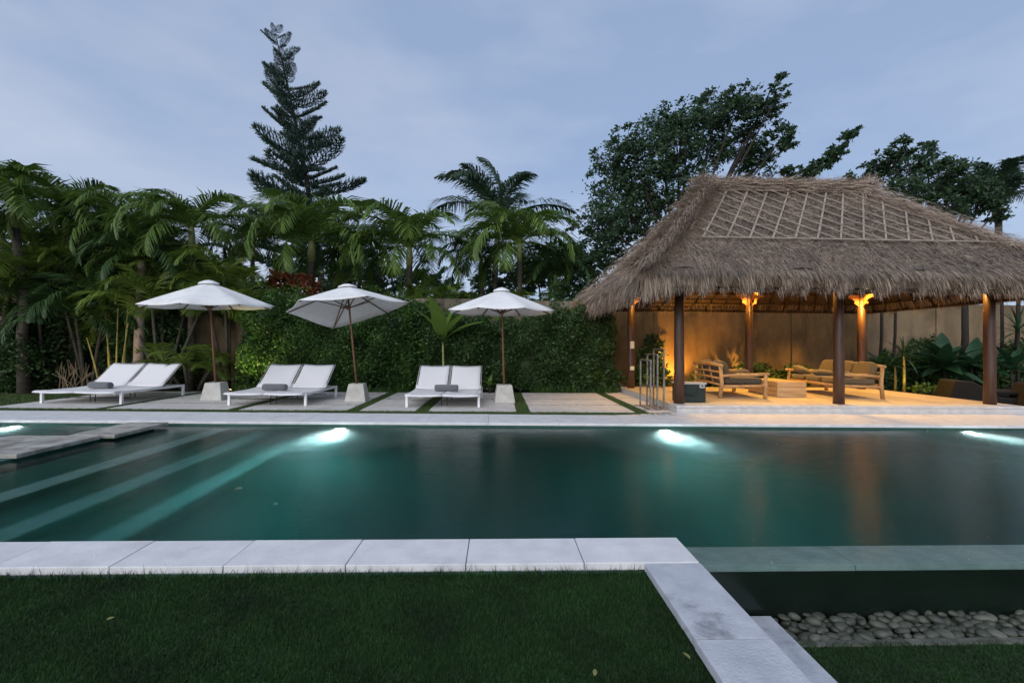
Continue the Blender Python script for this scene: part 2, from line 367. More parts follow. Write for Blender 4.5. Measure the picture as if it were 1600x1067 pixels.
va = N(t, 'ShaderNodeVolumeAbsorption'); va.inputs['Color'].default_value = (.18, .68, .68, 1); va.inputs['Density'].default_value = .85
vs = N(t, 'ShaderNodeVolumeScatter'); vs.inputs['Color'].default_value = (.40, .85, .86, 1); vs.inputs['Density'].default_value = .068; vs.inputs['Anisotropy'].default_value = .3
ad = N(t, 'ShaderNodeAddShader'); t.links.new(va.outputs[0], ad.inputs[0]); t.links.new(vs.outputs[0], ad.inputs[1])
t.links.new(ad.outputs[0], t.nodes['Material Output'].inputs['Volume'])
q = MB(); q.prism([(XL-.05, 3.05), (1.216, 3.05), (1.216, 2.849), (XR+.05, 2.849), (XR+.05, 7.50), (XL-.05, 8.05)], -1.48, WZ)
struct(q.build('pool_water', wm))

# copings ---------------------------------------------------------------
cop = struct(MB().box(XL, .86, 2.745, 3.05, -.058, -.046).build('near_coping', 'edge_stone'))
xj = [-9.9, -8.5, -7.1, -5.7, -5.0, -4.3, -3.6, -2.92, -2.25, -1.60, -.89, -.18, .53, 1.232]
for a, b_ in zip(xj[:-1], xj[1:]):
    dz = random.uniform(-.002, .002)
    MB().box(a+.0025, b_-.0025, 2.73, 3.085, -.045, 0+dz).build('coping_slab', 'marble', cop, bevel=.004)
sidec = struct(MB().box(.905, 1.20, -6, 2.725, -.5, -.052).build('side_coping', 'edge_stone'))
for a, b_ in [(2.02, 2.724), (1.30, 2.014), (.55, 1.294), (-.2, .544), (-1., -.206)]:
    MB().box(.89+random.uniform(-.004, .004), 1.236, a, b_, -.05, random.uniform(-.004, .0)).build('coping_slab', 'marble_worn', sidec, bevel=.005)
lowc = struct(MB().box(1.215, 1.70, -6, 2.82, -.8, -.425).build('lower_kerb', 'edge_stone'))
for a, b_ in [(2.15, 2.82), (1.4, 2.144), (.6, 1.394), (-.3, .594)]:
    MB().box(1.206, 1.725, a, b_, -.422, -.38+random.uniform(-.003, .003)).build('kerb_slab', 'marble_worn', lowc, bevel=.005)
kerb = struct(MB().box(1.728, 9, 2.565, 2.61, -.6, -.445).build('pebble_kerb', 'edge_stone'))
x = 1.73
while x < 6:
    L = random.uniform(.5, .7); MB().box(x, x+L-.006, 2.56, 2.615, -.444, -.40+random.uniform(-.004, .004)).build('kerb_stone', 'kerb_dark', kerb, bevel=.006); x += L
farc = struct(MB().prism([(XL, far_in(XL)+.02), (XR, far_in(XR)+.02), (XR, 8.60), (3.5, 8.60), (3, 8.60), (XL, far_out(XL)-.05)], -.052, -.048).build('far_coping', 'edge_stone'))
x = XL; k = 0
while x < 12.4:
    L = [1.12, .98, 1.05, 1.2][k % 4]; x2 = x+L; k += 1
    MB().prism([(x+.002, far_in(x)-.012), (x2-.002, far_in(x2)-.012), (x2-.002, far_out(x2)), (x+.002, far_out(x))], -.045, random.uniform(-.0015, .0015)).build('coping_slab', 'marble', farc, bevel=.004)
    x = x2
# stepping pads between the pools
for (xa, xb, ya, yb), lb in [((-6.02, -5.39, 6.6, 7.66), 'stained stone stepping pad touching the far pool edge at left'), ((-6.75, -5.55, 5.45, 6.56), 'wide stained stone stepping pad nearest the left picture edge')]:
    o = MB().box(xa, xb, ya, yb, -.048, .004).build('stepping_pad', 'pad', None, bevel=.008); tag(o, lb, 'stepping stone', 'stepping pads across the pool')

# terrace slabs
ter = struct(MB().box(-10.1, 3.5, 9.3, 12.6, -.049, -.047).build('terrace', 'soil'))
cols = [(-10.1, -7.96, [(9.36, 10.95), (11.08, 12.6)]), (-7.74, -5.34, [(9.26, 10.15), (10.24, 11.0), (11.1, 12.6)]),
        (-5.10, -2.98, [(9.13, 9.95), (10.04, 11.05), (11.15, 12.6)]), (-2.72, -1.62, [(9.06, 11.02), (11.12, 12.6)]),
        (-1.36, .38, [(9.03, 11.02), (11.12, 12.6)]), (.66, 2.74, [(8.97, 10.0), (10.08, 11.02), (11.12, 12.6)]), (3.0, 3.52, [(8.89, 11.3), (11.36, 12.9)])]
for a, b_, rows in cols:
    for c_, d_ in rows:
        MB().box(a, b_, c_, d_, -.046, random.uniform(-.002, .001)).build('paving_slab', 'deck', ter, bevel=.006)

# pebbles
bed = struct(MB().box(1.728, 9, 2.61, 2.85, -.55, -.45).build('pebble_bed', 'pebble_bed'))
pm = []
for i in range(7):
    bm = bmesh.new(); bmesh.ops.create_icosphere(bm, subdivisions=2, radius=1)
    ph = [random.uniform(0, 6) for _ in range(3)]
    for v in bm.verts:
        v.co *= 1+.10*math.sin(2.1*v.co.x+ph[0])+.08*math.sin(2.7*v.co.y+ph[1])
        v.co = Vector((v.co.x*.058, v.co.y*.040, v.co.z*.024))
    me = bpy.data.meshes.new('pebble'); bm.to_mesh(me); bm.free(); me.polygons.foreach_set('use_smooth', [True]*len(me.polygons)); me.materials.append(M['pebble']); pm.append(me)
cnt = 0
for layer in range(2):
    x = 1.77
    while x < 3.6:
        for j in range(5):
            if cnt >= 296 or (layer and random.random() < .35): continue
            yy = 2.64+j*.049+random.uniform(-.015, .015)
            o = link('pebble', pm[cnt % 7], None, bed); s_ = random.uniform(.5, .95)
            o.location = (x+random.uniform(-.02, .02)+.035*layer, yy, -.43+layer*.03+random.uniform(-.006, .008))
            o.rotation_euler = (random.uniform(-.35, .35), random.uniform(-.35, .35), random.uniform(-.8, .8)); o.scale = (s_, s_, s_*random.uniform(.9, 1.3)); cnt += 1
        x += .079

# grass
def grass(name, n, xr, yr, z, h, wd, mt, edge=None, tilt=.45):
    bx = np.stack([RNG.uniform(*xr, n), RNG.uniform(*yr, n), np.full(n, z)], 1)
    if edge is not None: bx[:, :2] = edge(n)
    d = RNG.normal(size=(n, 3))*tilt; d[:, 2] = 1; d = unit(d)
    L = RNG.uniform(h[0], h[1], n); s = unit(np.cross(d, RNG.normal(size=(n, 3))))*wd/2
    P = np.stack([bx-s, bx+s, bx+d*L[:, None]+s*.15], 1)
    return stuff(link(name, npmesh(name, P), mt))
grass('lawn_grass', 210000, (-3.4, .90), (1.35, 2.73), zl, (.010, .028), .0034, 'grass')
grass('lawn_grass', 1300, (-3.4, .885), (2.66, 2.73), zl, (.03, .085), .005, 'grass', tilt=.5)
grass('lower_grass', 45000, (1.72, 5.4), (1.6, 2.58), zlow, (.014, .032), .0042, 'grass')
grass('side_lawn_grass', 30000, (-16, -10.1), (9.2, 12.2), -.055, (.03, .06), .010, 'grass_strip')
jr = []
for (a, b_, r1), (c_, d_, r2) in zip(cols[:-1], cols[1:]): jr.append((b_, c_, 8.95, 12.6))
for a, b_, rows in cols:
    for (c_, d_), (e_, f_) in zip(rows[:-1], rows[1:]): jr.append((a, b_, d_, e_))
def jedge(n):
    ar = np.array([(b_-a)*(d_-c_) for a, b_, c_, d_ in jr]); ii = RNG.choice(len(jr), n, p=ar/ar.sum()); J = np.array(jr)[ii]
    return np.stack([J[:, 0]+RNG.random(n)*(J[:, 1]-J[:, 0]), J[:, 2]+RNG.random(n)*(J[:, 3]-J[:, 2])], 1)
grass('joint_grass', 26000, (0, 1), (0, 1), -.015, (.015, .035), .009, 'grass_strip', jedge)
def sedge(n):
    x_ = RNG.uniform(-11.5, 3.4, n); lo = 8.65-.036*x_; return np.stack([x_, lo+RNG.random(n)*.36], 1)
grass('strip_grass', 24000, (0, 1), (0, 1), -.015, (.015, .04), .009, 'grass_strip', sedge)

# garden wall: posts, panels, capping
gw = thing('garden_wall', 'long stained concrete garden wall behind the hedge and pavilion', 'wall', (0, 14.4, 0))
x = -24; i = 0
while x < 30:
    wd = 2.4
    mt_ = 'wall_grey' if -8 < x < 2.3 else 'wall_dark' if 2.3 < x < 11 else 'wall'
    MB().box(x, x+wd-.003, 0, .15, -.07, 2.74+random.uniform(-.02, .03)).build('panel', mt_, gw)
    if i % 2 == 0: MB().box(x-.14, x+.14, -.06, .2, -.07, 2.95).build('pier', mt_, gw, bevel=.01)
    x += wd; i += 1

# ================================================================== PAVILION
PX, PYF, PYB = [3.70, 7.03, 10.25], 9.17, 12.52
pav = thing('thatched_pavilion', 'open poolside pavilion with shaggy thatched hip roof on round posts', 'pavilion', (0, 0, 0))
plat = MB().box(3.54, 10.62, 8.86, 12.95, -.07, .10).build('platform', 'edge_stone', pav)
x = 3.52; widths = [1.3, 1.42, 1.36, 1.44, 1.61]
for wd in widths:
    MB().box(x+.0015, x+wd-.0015, 8.83, 9.20, .101, .150).build('edge_slab', 'edge_stone', plat, bevel=.006)
    MB().box(x+.002, x+wd-.002, 8.838, 8.858, -.04, .098).build('riser_slab', 'edge_stone', plat, bevel=.003)
    y = 9.203
    for dy in (.93, .93, .93, .955):
        MB().box(x+.0015, x+wd-.0015, y, y+dy-.003, .101, .149).build('floor_slab', 'platform', plat, bevel=.003); y += dy
    x += wd
# capital (carved bracket) as a flat fretted board shape, crossed
def bracket_profile():
    return [(-.06, 0), (.06, 0), (.12, .09), (.21, .14), (.20, .21), (.27, .27), (.40, .30), (.40, .37), (.30, .39), (-.30, .39), (-.40, .37), (-.40, .30), (-.27, .27), (-.20, .21), (-.21, .14), (-.12, .09)]
def bracket(mb, z, ang, th=.05):
    pr = bracket_profile(); n = len(pr); ca, sa = math.cos(ang), math.sin(ang)
    vs = [(u*ca-s*sa*th/2, u*sa+s*ca*th/2, z+h) for s in (-1, 1) for u, h in pr]
    mb.add(vs, [tuple(range(n))[::-1], tuple(range(n, 2*n))]+[(i, (i+1) % n, n+(i+1) % n, n+i) for i in range(n)])
ZT = 2.86
for yy in (PYF, PYB):
    for xx in PX:
        p = MB().tube([(0, 0, .15), (.004, 0, .8), (-.003, .003, 1.6), (0, 0, ZT)], [.105, .10, .097, .09], 20).build('post', 'post_wood', pav, True, loc=(xx, yy, 0))
        q = MB(); bracket(q, 2.40, 0); q.build('bracket', 'carved', p, bevel=.006)
        q = MB(); bracket(q, 2.40, PI/2); q.build('bracket', 'carved', p, bevel=.006)
        if xx == PX[0] and yy == PYB:
            q = MB().box(-.055, .055, -.125, -.095, 1.24, 1.44); q.build('switch_plate', 'plate', p, bevel=.004)
            q = MB().box(-.055, .055, -.125, -.095, .65, .755).box(-.02, .02, -.128, -.1255, .69, .715); q.build('socket_plate', 'plate', p, bevel=.003)
for yy in (PYF, PYB): MB().box(PX[0]-.4, PX[-1]+.4, yy-.06, yy+.06, ZT, ZT+.17).build('beam', 'beam', pav, bevel=.008)
for xx in (PX[0], PX[-1]): MB().box(xx-.06, xx+.06, PYF-.35, PYB+.35, ZT+.005, ZT+.172).build('beam', 'beam', pav, bevel=.008)

# roof surface
EX0, EX1, EY0, EY1, EZ = 2.62, 11.28, 8.14, 13.55, 2.72
RX0, RX1, RY, RZ = 5.08, 8.84, 10.82, 5.12
cor = [Vector((EX0, EY0, EZ)), Vector((EX1, EY0, EZ)), Vector((EX1, EY1, EZ)), Vector((EX0, EY1, EZ))]
rg = [Vector((RX0, RY, RZ)), Vector((RX1, RY, RZ))]
FACES = {'front': (cor[0], cor[1], rg[0], rg[1]), 'back': (cor[2], cor[3], rg[1], rg[0]), 'left': (cor[3], cor[0], rg[0], rg[0]), 'right': (cor[1], cor[2], rg[1], rg[1])}
def roofpt(face, s, t, lift=0.):
    """s along the eave 0..1, t up the slope 0..1 (numpy arrays)"""
    a, b_, c_, d_ = [np.array(v) for v in FACES[face]]
    s = np.asarray(s, float)[..., None]; t = np.asarray(t, float)[..., None]
    P = (a*(1-s)+b_*s)*(1-t)+(c_*(1-s)+d_*s)*t
    lin = EZ+(RZ-EZ)*t[..., 0]
    P[..., 2] = EZ+(RZ-EZ)*(t[..., 0]**1.10)-.02
    P[..., 2] += lift
    return P
def down(face):
    a, b_, c_, d_ = [np.array(v) for v in FACES[face]]
    mid_e = (a+b_)/2; mid_r = (c_+d_)/2
    nrm = np.cross(b_-a, mid_r-mid_e); nrm = nrm/np.linalg.norm(nrm); nrm = nrm if nrm[2] > 0 else -nrm
    e = (b_-a)/np.linalg.norm(b_-a); dn = np.cross(e, nrm); dn = dn if dn[2] < 0 else -dn
    return dn, nrm, e
roof = MB()
bases = []
for fc in FACES:
    ns, ntt = 40, 20
    S, T = np.meshgrid(np.linspace(0, 1, ns+1), np.linspace(0, 1, ntt+1), indexing='xy')
    P = roofpt(fc, S, T)
    wob = .035*np.sin(S*23+T*7)+.03*np.sin(S*51+3)+.02*np.sin(T*31)
    P[..., 2] += wob*np.minimum(1, (T < .97)*1.0)
    roof.add(P.reshape(-1, 3).tolist(), [(j*(ns+1)+i, j*(ns+1)+i+1, (j+1)*(ns+1)+i+1, (j+1)*(ns+1)+i) for j in range(ntt) for i in range(ns)])
roofo = roof.build('roof', 'thatch_base', pav, True)
ceil = MB()
for fc in FACES:
    S, T = np.meshgrid(np.linspace(0, 1, 13), np.linspace(0, 1, 9), indexing='xy'); P = roofpt(fc, S, T, -.30)
    ceil.add(P.reshape(-1, 3).tolist(), [(j*13+i, j*13+i+1, (j+1)*13+i+1, (j+1)*13+i) for j in range(8) for i in range(12)])
    # closing strip at the eave
    a = roofpt(fc, np.linspace(0, 1, 13), np.zeros(13)); b_ = roofpt(fc, np.linspace(0, 1, 13), np.zeros(13), -.30)
    ceil.add(np.concatenate([a, b_]).tolist(), [(i, i+1, 13+i+1, 13+i) for i in range(12)])
ceil.build('ceiling', 'ceil', roofo)
for fc in FACES:                                             # rafters and battens under the roof
    ln = (FACES[fc][1]-FACES[fc][0]).length; nr = int(ln/.46)
    for i in range(nr):
        s = (i+.5)/nr
        P = roofpt(fc, np.full(7, s), np.linspace(.02, .98, 7), -.345)
        if fc in ('left', 'right'): P = P[:6]
        MB().tube(P.tolist(), .034, 7).build('rafter', 'beam', roofo, True)
    for tt in (.04, .14, .25, .37, .5):
        P = roofpt(fc, np.linspace(.01, .99, 6), np.full(6, tt), -.40)
        MB().tube(P.tolist(), .02 if tt > .05 else .04, 6).build('batten', 'beam', roofo, True)

# thatch strands
def strands(face, n, mode):
    dn, nrm, e = down(face)
    s = RNG.random(n); t = RNG.random(n)**.95
    if mode == 'slope': t = t*.99
    if mode == 'lower': t = RNG.random(n)*.33
    if mode == 'fringe': t = RNG.random(n)*.045
    if mode == 'curl': t = .06+.9*RNG.random(n)
    P = roofpt(face, s, t, 0.)
    J = RNG.normal(size=(n, 3))
    if mode == 'slope':
        d = unit(dn*1.0+nrm*(.05+.07*RNG.random(n)[:, None])+J*.15); L = RNG.uniform(.10, .30, n); wd = RNG.uniform(.004, .009, n)
    elif mode == 'lower':
        d = unit(dn*1.0+nrm*(.08+.10*RNG.random(n)[:, None])+J*.20); L = RNG.uniform(.14, .36, n); wd = RNG.uniform(.004, .009, n)
    elif mode == 'curl':
        d = unit(dn*.35+e*RNG.choice([-1, 1], n)[:, None]*RNG.random(n)[:, None]*1.2+nrm*.16+J*.25); L = RNG.uniform(.10, .30, n); wd = RNG.uniform(.004, .009, n); P += nrm*.02
    else:
        ql = (np.array(FACES[face][1])-np.array(FACES[face][0])); sx = s*np.linalg.norm(ql); clump = np.sin(sx*7.3)+np.sin(sx*17+1)+np.sin(sx*29+2)
        d = unit(dn*.75+np.array([0, 0, -.75])+nrm*.02+J*.16); L = RNG.uniform(.10, .34, n)+.05*clump; wd = RNG.uniform(.005, .010, n)
        if face == 'left': L = L+.16
        if face == 'front': L = L+.20*np.clip(1-s/.12, 0, 1)
        P += nrm*(-.24*RNG.random(n)[:, None]**1.5)
    side = unit(np.cross(d, nrm+.5*J)); wv = side*wd[:, None]/2
    mid = P+d*(L*.55)[:, None]; gdir = unit(d*1.0+np.array([0, 0, -.45])); tip = mid+gdir*(L*.45)[:, None]
    return np.stack([P-wv, P+wv, mid+wv*.9, mid-wv*.9, tip+wv*.3, tip-wv*.3], 1)
FP = [(0, 1, 2, 3), (3, 2, 4, 5)]
def thatch(name, parts, mt_): stuff(link(name, npmesh(name, np.concatenate(parts), FP), mt_, roofo))
thatch('thatch', [strands('front', 80000, 'slope'), strands('front', 36000, 'lower'), strands('right', 12000, 'slope'), strands('back', 9000, 'slope'), strands('front', 7000, 'curl')], 'thatch')
thatch('thatch_hip', [strands('left', 36000, 'slope'), strands('left', 20000, 'lower'), strands('front', 6000, 'curl'), strands('left', 2500, 'curl')], 'thatch_tan')
thatch('eave_fringe', [strands('front', 26000, 'fringe'), strands('left', 15000, 'fringe'), strands('right', 9000, 'fringe'), strands('back', 9000, 'fringe')], 'thatch_tan')
# shaggy hips and ridge roll
def hipstrands(a, b_, n, spread, outd):
    t = RNG.random(n)[:, None]; a, b_ = np.array(a), np.array(b_)
    P = a*(1-t)+b_*t; P[:, 2] = EZ+(RZ-EZ)*(((P[:, 2]-EZ)/(RZ-EZ)).clip(0, 1)**1.10)-.0
    J = RNG.normal(size=(n, 3)); P += J*np.array([.13, .13, .03])
    dn = unit(a-b_)
    d = unit(dn+np.array(outd)*.25+J*spread); L = RNG.uniform(.16, .36, n); wd = RNG.uniform(.005, .010, n)
    side = unit(np.cross(d, J)); wv = side*wd[:, None]/2; mid = P+d*(L*.5)[:, None]+np.array([0, 0, .02]); tip = P+d*L[:, None]+np.array([0, 0, -.05])
    return np.stack([P-wv, P+wv, mid+wv*.9, mid-wv*.9, tip+wv*.3, tip-wv*.3], 1)
thatch('thatch_hip_cap', [hipstrands(cor[0], rg[0], 15000, .42, (-.3, -.3, .2)), hipstrands(cor[3], rg[0], 3500, .3, (-.3, .3, .2)), hipstrands(cor[1], rg[1], 7000, .34, (.3, -.3, .2)), hipstrands(cor[2], rg[1], 3000, .3, (.3, .3, .2))], 'thatch_tan')
q = MB(); n = 26; pts = []; rad = []
for i in range(n+1):
    u = i/n; xx = RX0-.22+(RX1-RX0+.44)*u
    pts.append((xx, RY, RZ+.03+.05*abs(2*u-1)**3+.015*math.sin(u*31))); rad.append(.165+.02*math.sin(u*17)+.03*abs(2*u-1)**2)
q.tube(pts, rad, 14); q.build('ridge_roll', 'thatch_base', roofo, True)
n = 9000; u = RNG.random(n); ang = RNG.uniform(-2.3, 2.3, n); xx = RX0-.25+(RX1-RX0+.5)*u
P = np.stack([xx, RY+np.sin(ang)*.17, RZ+.03+np.cos(ang)*.17], 1); J = RNG.normal(size=(n, 3))
d = unit(np.stack([RNG.choice([-1, 1], n)*1.0, np.sin(ang)*.25, np.cos(ang)*.18], 1)+J*.28); L = RNG.uniform(.15, .42, n); wd = RNG.uniform(.006, .012, n)
wv = unit(np.cross(d, J))*wd[:, None]/2; mid = P+d*(L*.5)[:, None]; tip = P+d*L[:, None]+np.array([0, 0, -.04])
A = np.stack([P-wv, P+wv, mid+wv, mid-wv, tip+wv*.3, tip-wv*.3], 1)
for cx_ in (RX1+.12, RX0-.08):                               # tufts at the ridge ends
    k = 1200; P = np.array([cx_, RY, RZ+.05])+RNG.normal(size=(k, 3))*.09; d = unit(RNG.normal(size=(k, 3))*.8+np.array([.5 if cx_ > 7 else -.5, 0, .55])); L = RNG.uniform(.1, .28, k)
    wv = unit(np.cross(d, RNG.normal(size=(k, 3))))*.005; mid = P+d*(L*.5)[:, None]; tip = P+d*L[:, None]
    A = np.concatenate([A, np.stack([P-wv, P+wv, mid+wv, mid-wv, tip+wv*.3, tip-wv*.3], 1)])
thatch('ridge_straw', [A], 'thatch_tan')
# lattice of split bamboo laid over the front slope
def inside(s): return .02 < s < .98
def fpt(xw, t):
    a = EX0*(1-t)+RX0*t; b_ = EX1*(1-t)+RX1*t
    return (xw-a)/(b_-a)
T0, T1, LIFT = .32, .93, .095
def strip(x0, t0, x1, t1, w_=.034, lift=LIFT):
    pts = []
    for i in range(25):
        u = i/24; tt = t0+(t1-t0)*u; s = fpt(x0+(x1-x0)*u, tt)
        if .045 < s < .955: pts.append(roofpt('front', np.array([s]), np.array([tt]), lift)[0])
    if len(pts) < 4: return
    dn, nrm, e = down('front'); mb = MB(); pts = [Vector(p) for p in pts]
    for i, p in enumerate(pts):
        dd = (pts[min(i+1, len(pts)-1)]-pts[max(i-1, 0)]).normalized(); side = dd.cross(Vector(nrm)).normalized()*w_/2; nn = Vector(nrm)*.009
        mb.v += [tuple(p-side-nn), tuple(p+side-nn), tuple(p+side+nn), tuple(p-side+nn)]
    k = len(pts)
    for i in range(k-1):
        for j in range(4): mb.f.append((i*4+j, i*4+(j+1) % 4, (i+1)*4+(j+1) % 4, (i+1)*4+j))
    mb.f += [(3, 2, 1, 0), ((k-1)*4, (k-1)*4+1, (k-1)*4+2, (k-1)*4+3)]
    mb.build('lattice_strip', 'bamboo', roofo)
x = 2.2
while x < 10.6:
    strip(x, T0, x+1.35+random.uniform(-.05, .05), T1, .036); x += .48+random.uniform(-.02, .02)
x = 2.6
while x < 12.0:
    strip(x, T0, x-1.85+random.uniform(-.05, .05), T1, .024, LIFT+.02); x += .48+random.uniform(-.02, .02)
strip(EX0, T0, EX1, T0-.015, .03, LIFT+.035); strip(EX0, T1, EX1, T1, .03, LIFT+.03)

# ------------------------------------------------------------------ lights under the pavilion roof
def spot(name, loc, target, power, col, ang, blend=.6, rad=.04, parent=None):
    l = bpy.data.lights.new(name, 'SPOT'); l.energy = power; l.color = col; l.spot_size = ang; l.spot_blend = blend; l.shadow_soft_size = rad
    o = bpy.data.objects.new(name, l); COL.objects.link(o); o.location = loc
    o.rotation_euler = (Vector(target)-Vector(loc)).to_track_quat('-Z', 'Y').to_euler()
    return o
WARM = (1, .52, .10)
def downlight(x, y, z, label, power):
    t_ = thing('downlight', label, 'light', (x, y, z), 0, 'downlights on the pavilion posts')
    MB().lathe([(.06, .0), (.065, .005), (.065, .10), (.02, .13)], 16).build('housing', 'dark_metal', t_, True)
    MB().lathe([(.002, -.055), (.03, -.045), (.046, -.02), (.046, .0), (.03, .012)], 16).build('bulb', 'bulb_warm', t_, True)
    spot('downlight_lamp', (x, y, z-.075), (x, y-.12, 0), power, WARM, R(130), .5, .05)
lab = {0: 'lit downlight above the carved bracket of the left back post', 1: 'lit downlight above the carved bracket of the middle back post', 2: 'lit downlight above the carved bracket of the right back post'}
for i, xx in enumerate(PX): downlight(xx+(.16, 0, -.16)[i], PYB-.42, 2.98, lab[i], (60, 330, 300)[i])
lab = {0: 'added unseen downlight under the front eave at the front left post', 1: 'added unseen downlight under the front eave at the front middle post', 2: 'added unseen downlight under the front eave at the front right post'}
for i, xx in enumerate(PX): downlight(xx+(.16, 0, -.16)[i], PYF+.22, 2.82, lab[i], (90, 360, 70)[i])  # fittings added out of view behind the thatch to light the floor

# ------------------------------------------------------------------ pavilion furniture
def log(pts, r, nm, mt_, par): return MB().tube(pts, r, 10).build(nm, mt_, par, True)
def sofa(name, label, loc, rz, W, mc, flip=False, nb=2):
    """faces local +x, width along local y"""
    t_ = thing(name, label, 'sofa', loc, rz)
    for yy in (0, W):
        log([(.95, yy, 0), (.96, yy, .3), (.955, yy, .56)], [.045, .042, .038], 'leg', 'teak', t_)
        log([(-.04, yy, 0), (.0, yy, .35), (-.03, yy, .72)], [.045, .044, .042], 'leg', 'teak', t_)
        log([(-.02, yy, .50), (.35, yy, .525), (.7, yy, .53), (1.04, yy, .555)], [.035, .038, .037, .036], 'armrest', 'teak', t_)
        log([(-.02, yy, .26), (.5, yy, .275), (.97, yy, .29)], [.032, .034, .034], 'side_rail', 'teak', t_)
    log([(.93, 0, .28), (.94, W/2, .285), (.93, W, .28)], .036, 'front_rail', 'teak', t_)
    log([(-.03, -.08, .735), (-.05, W*.3, .76), (-.05, W*.7, .755), (-.03, W+.08, .73)], [.038, .046, .046, .038], 'top_rail', 'teak', t_)
    for i, z in enumerate((.30, .44, .58)):
        log([(-.02, .0, z), (-.045, W*.5, z+.015), (-.02, W, z)], .025, 'back_slat', 'teak', t_)
    for yy in (W*.36, W*.66): log([(.02, yy-.06, .27), (-.05, yy+.05, .75)], .022, 'back_strut', 'teak', t_)
    MB().box(0, .93, .03, W-.03, .28, .30).build('seat_board', 'teak', t_)
    k = nb; cw = (W-.08)/k
    for i in range(k):
        yc = .04+cw*(i+.5)
        MB().cushion((.50, yc, .385), (.90, cw-.01, .15), .26, puff=.08).build('seat_cushion', mc, t_, True)
        rot = Matrix.Rotation(-.32, 3, 'Y')
        MB().cushion((.12, yc, .62), (.17, cw-.02, .40), .36, rot, puff=.1).build('back_cushion', mc, t_, True)
    return t_
sofa('sofa', 'pale log sofa with slatted back turned to the pool, beside the cooler', (5.05, 10.10, .15), R(-5), 1.62, 'cushion_dark', nb=2)
sofa('sofa', 'long log sofa with orange-lit cushions right of the timber table', (8.86, 12.05, .15), R(176), 1.96, 'cushion', nb=3)
def pillow(label, c, s, rot, mt_):
    o = tag(MB().cushion((0, 0, 0), s, .55, puff=.35).build('pillow', mt_, None, True), label, 'pillow', 'loose pillows on the sofas')
    o.location = c; o.rotation_euler = rot; return o
pillow('small pillow lying on the arm end of the log sofa by the cooler', (5.80, 10.75, .67), (.42, .34, .15), (0, R(-12), R(20)), 'cushion_dark')
pillow('tan pillow leaning at the far left end of the long sofa', (8.05, 11.80, .70), (.40, .40, .15), (R(18), R(20), R(10)), 'cushion')
pillow('flat tan pillow on the middle of the long sofa seat', (8.15, 11.15, .67), (.45, .38, .13), (0, R(6), R(-12)), 'cushion')
pillow('small grey pillow on the long sofa nearest the front post', (8.15, 10.45, .67), (.36, .30, .13), (R(5), R(8), R(15)), 'cushion_dark')
tb = thing('coffee_table', 'low block table of pale stacked timbers between the two sofas', 'table', (6.84, 10.98, .15), R(2))
for i, z in enumerate((0, .118, .236)):
    for sx in (-1, 1): MB().box(-.355+(.002 if i % 2 else 0), .355, sx*.295-.285, sx*.295+.285, z+.002, z+.116).build('beam', 'block', tb, bevel=.008)
co = thing('cooler_box', 'dark green soft cooler with grey rim behind the front left post', 'cooler', (4.03, 9.47, .15), R(2))
MB().prism([(-.29, -.17), (.29, -.17), (.31, 0), (.29, .17), (-.29, .17), (-.31, 0)], 0, .37).build('body', 'cooler', co, bevel=.025)
MB().prism([(-.305, -.185), (.305, -.185), (.32, 0), (.305, .185), (-.305, .185), (-.32, 0)], .372, .41).build('lid', 'cooler_lid', co, bevel=.012)
MB().box(.14, .25, -.196, -.18, .30, .395).build('latch', 'cooler_lid', co, bevel=.004)
MB().box(.175, .215, -.2, -.1965, .33, .365).build('latch_hole', 'black', co)
MB().tube([(-.25, -.178, .30), (-.2, -.20, .2), (0, -.205, .16), (.1, -.2, .2), (.13, -.178, .30)], .012, 6).build('strap', 'cooler', co, True)
rk = thing('towel_rack', 'stepped three-hoop steel towel rack at the pavilion corner', 'rack', (0, 0, 0))
for i, (x_, h) in enumerate(((3.13, 1.0), (3.28, 1.12), (3.42, 1.23))):
    ya, yb = 9.22+.02*i, 9.88
    MB().bar((x_, ya, .0), (x_, ya, h), .03, .03).build('upright', 'steel', rk); MB().bar((x_, yb, .0), (x_, yb, h), .03, .03).build('upright', 'steel', rk)
    MB().bar((x_, ya-.015, h+.014), (x_, yb+.015, h+.014), .03, .03).build('top_bar', 'steel', rk)
    MB().bar((x_, ya+.016, .46), (x_, yb-.016, .46), .026, .026).build('cross_bar', 'steel', rk)
    MB().bar((x_, ya+.016, .02), (x_, yb-.016, .02), .03, .028).build('foot_bar', 'steel', rk)
for yy in (9.24, 9.88): MB().bar((3.0, yy, .012), (3.5, yy, .012), .03, .02).build('base_bar', 'steel', rk)
# dark wicker lounge seats right of the platform
def wicker(label, loc, rz):
    t_ = thing('wicker_lounge', label, 'lounge chair', loc, rz, 'dark wicker lounges beside the platform')
    pr = [(-.6, 0), (.9, 0), (.88, .24), (.30, .27), (-.15, .60), (-.50, .62), (-.64, .1)]
    vs = [(x_, s*.42, z) for s in (-1, 1) for x_, z in pr]; n = len(pr)
    MB().add(vs, [tuple(range(n))[::-1], tuple(range(n, 2*n))]+[(i, (i+1) % n, n+(i+1) % n, n+i) for i in range(n)]).build('shell', 'wicker', t_, bevel=.05)
    MB().cushion((.55, 0, .36), (.75, .7, .10), .3).build('seat_pad', 'wicker', t_, True)
wicker('dark wicker lounge just left of the right front post', (11.45, 10.6, -.07), R(-25))
wicker('dark wicker lounge at the right picture edge beyond the post', (12.35, 9.7, -.07), R(-25))

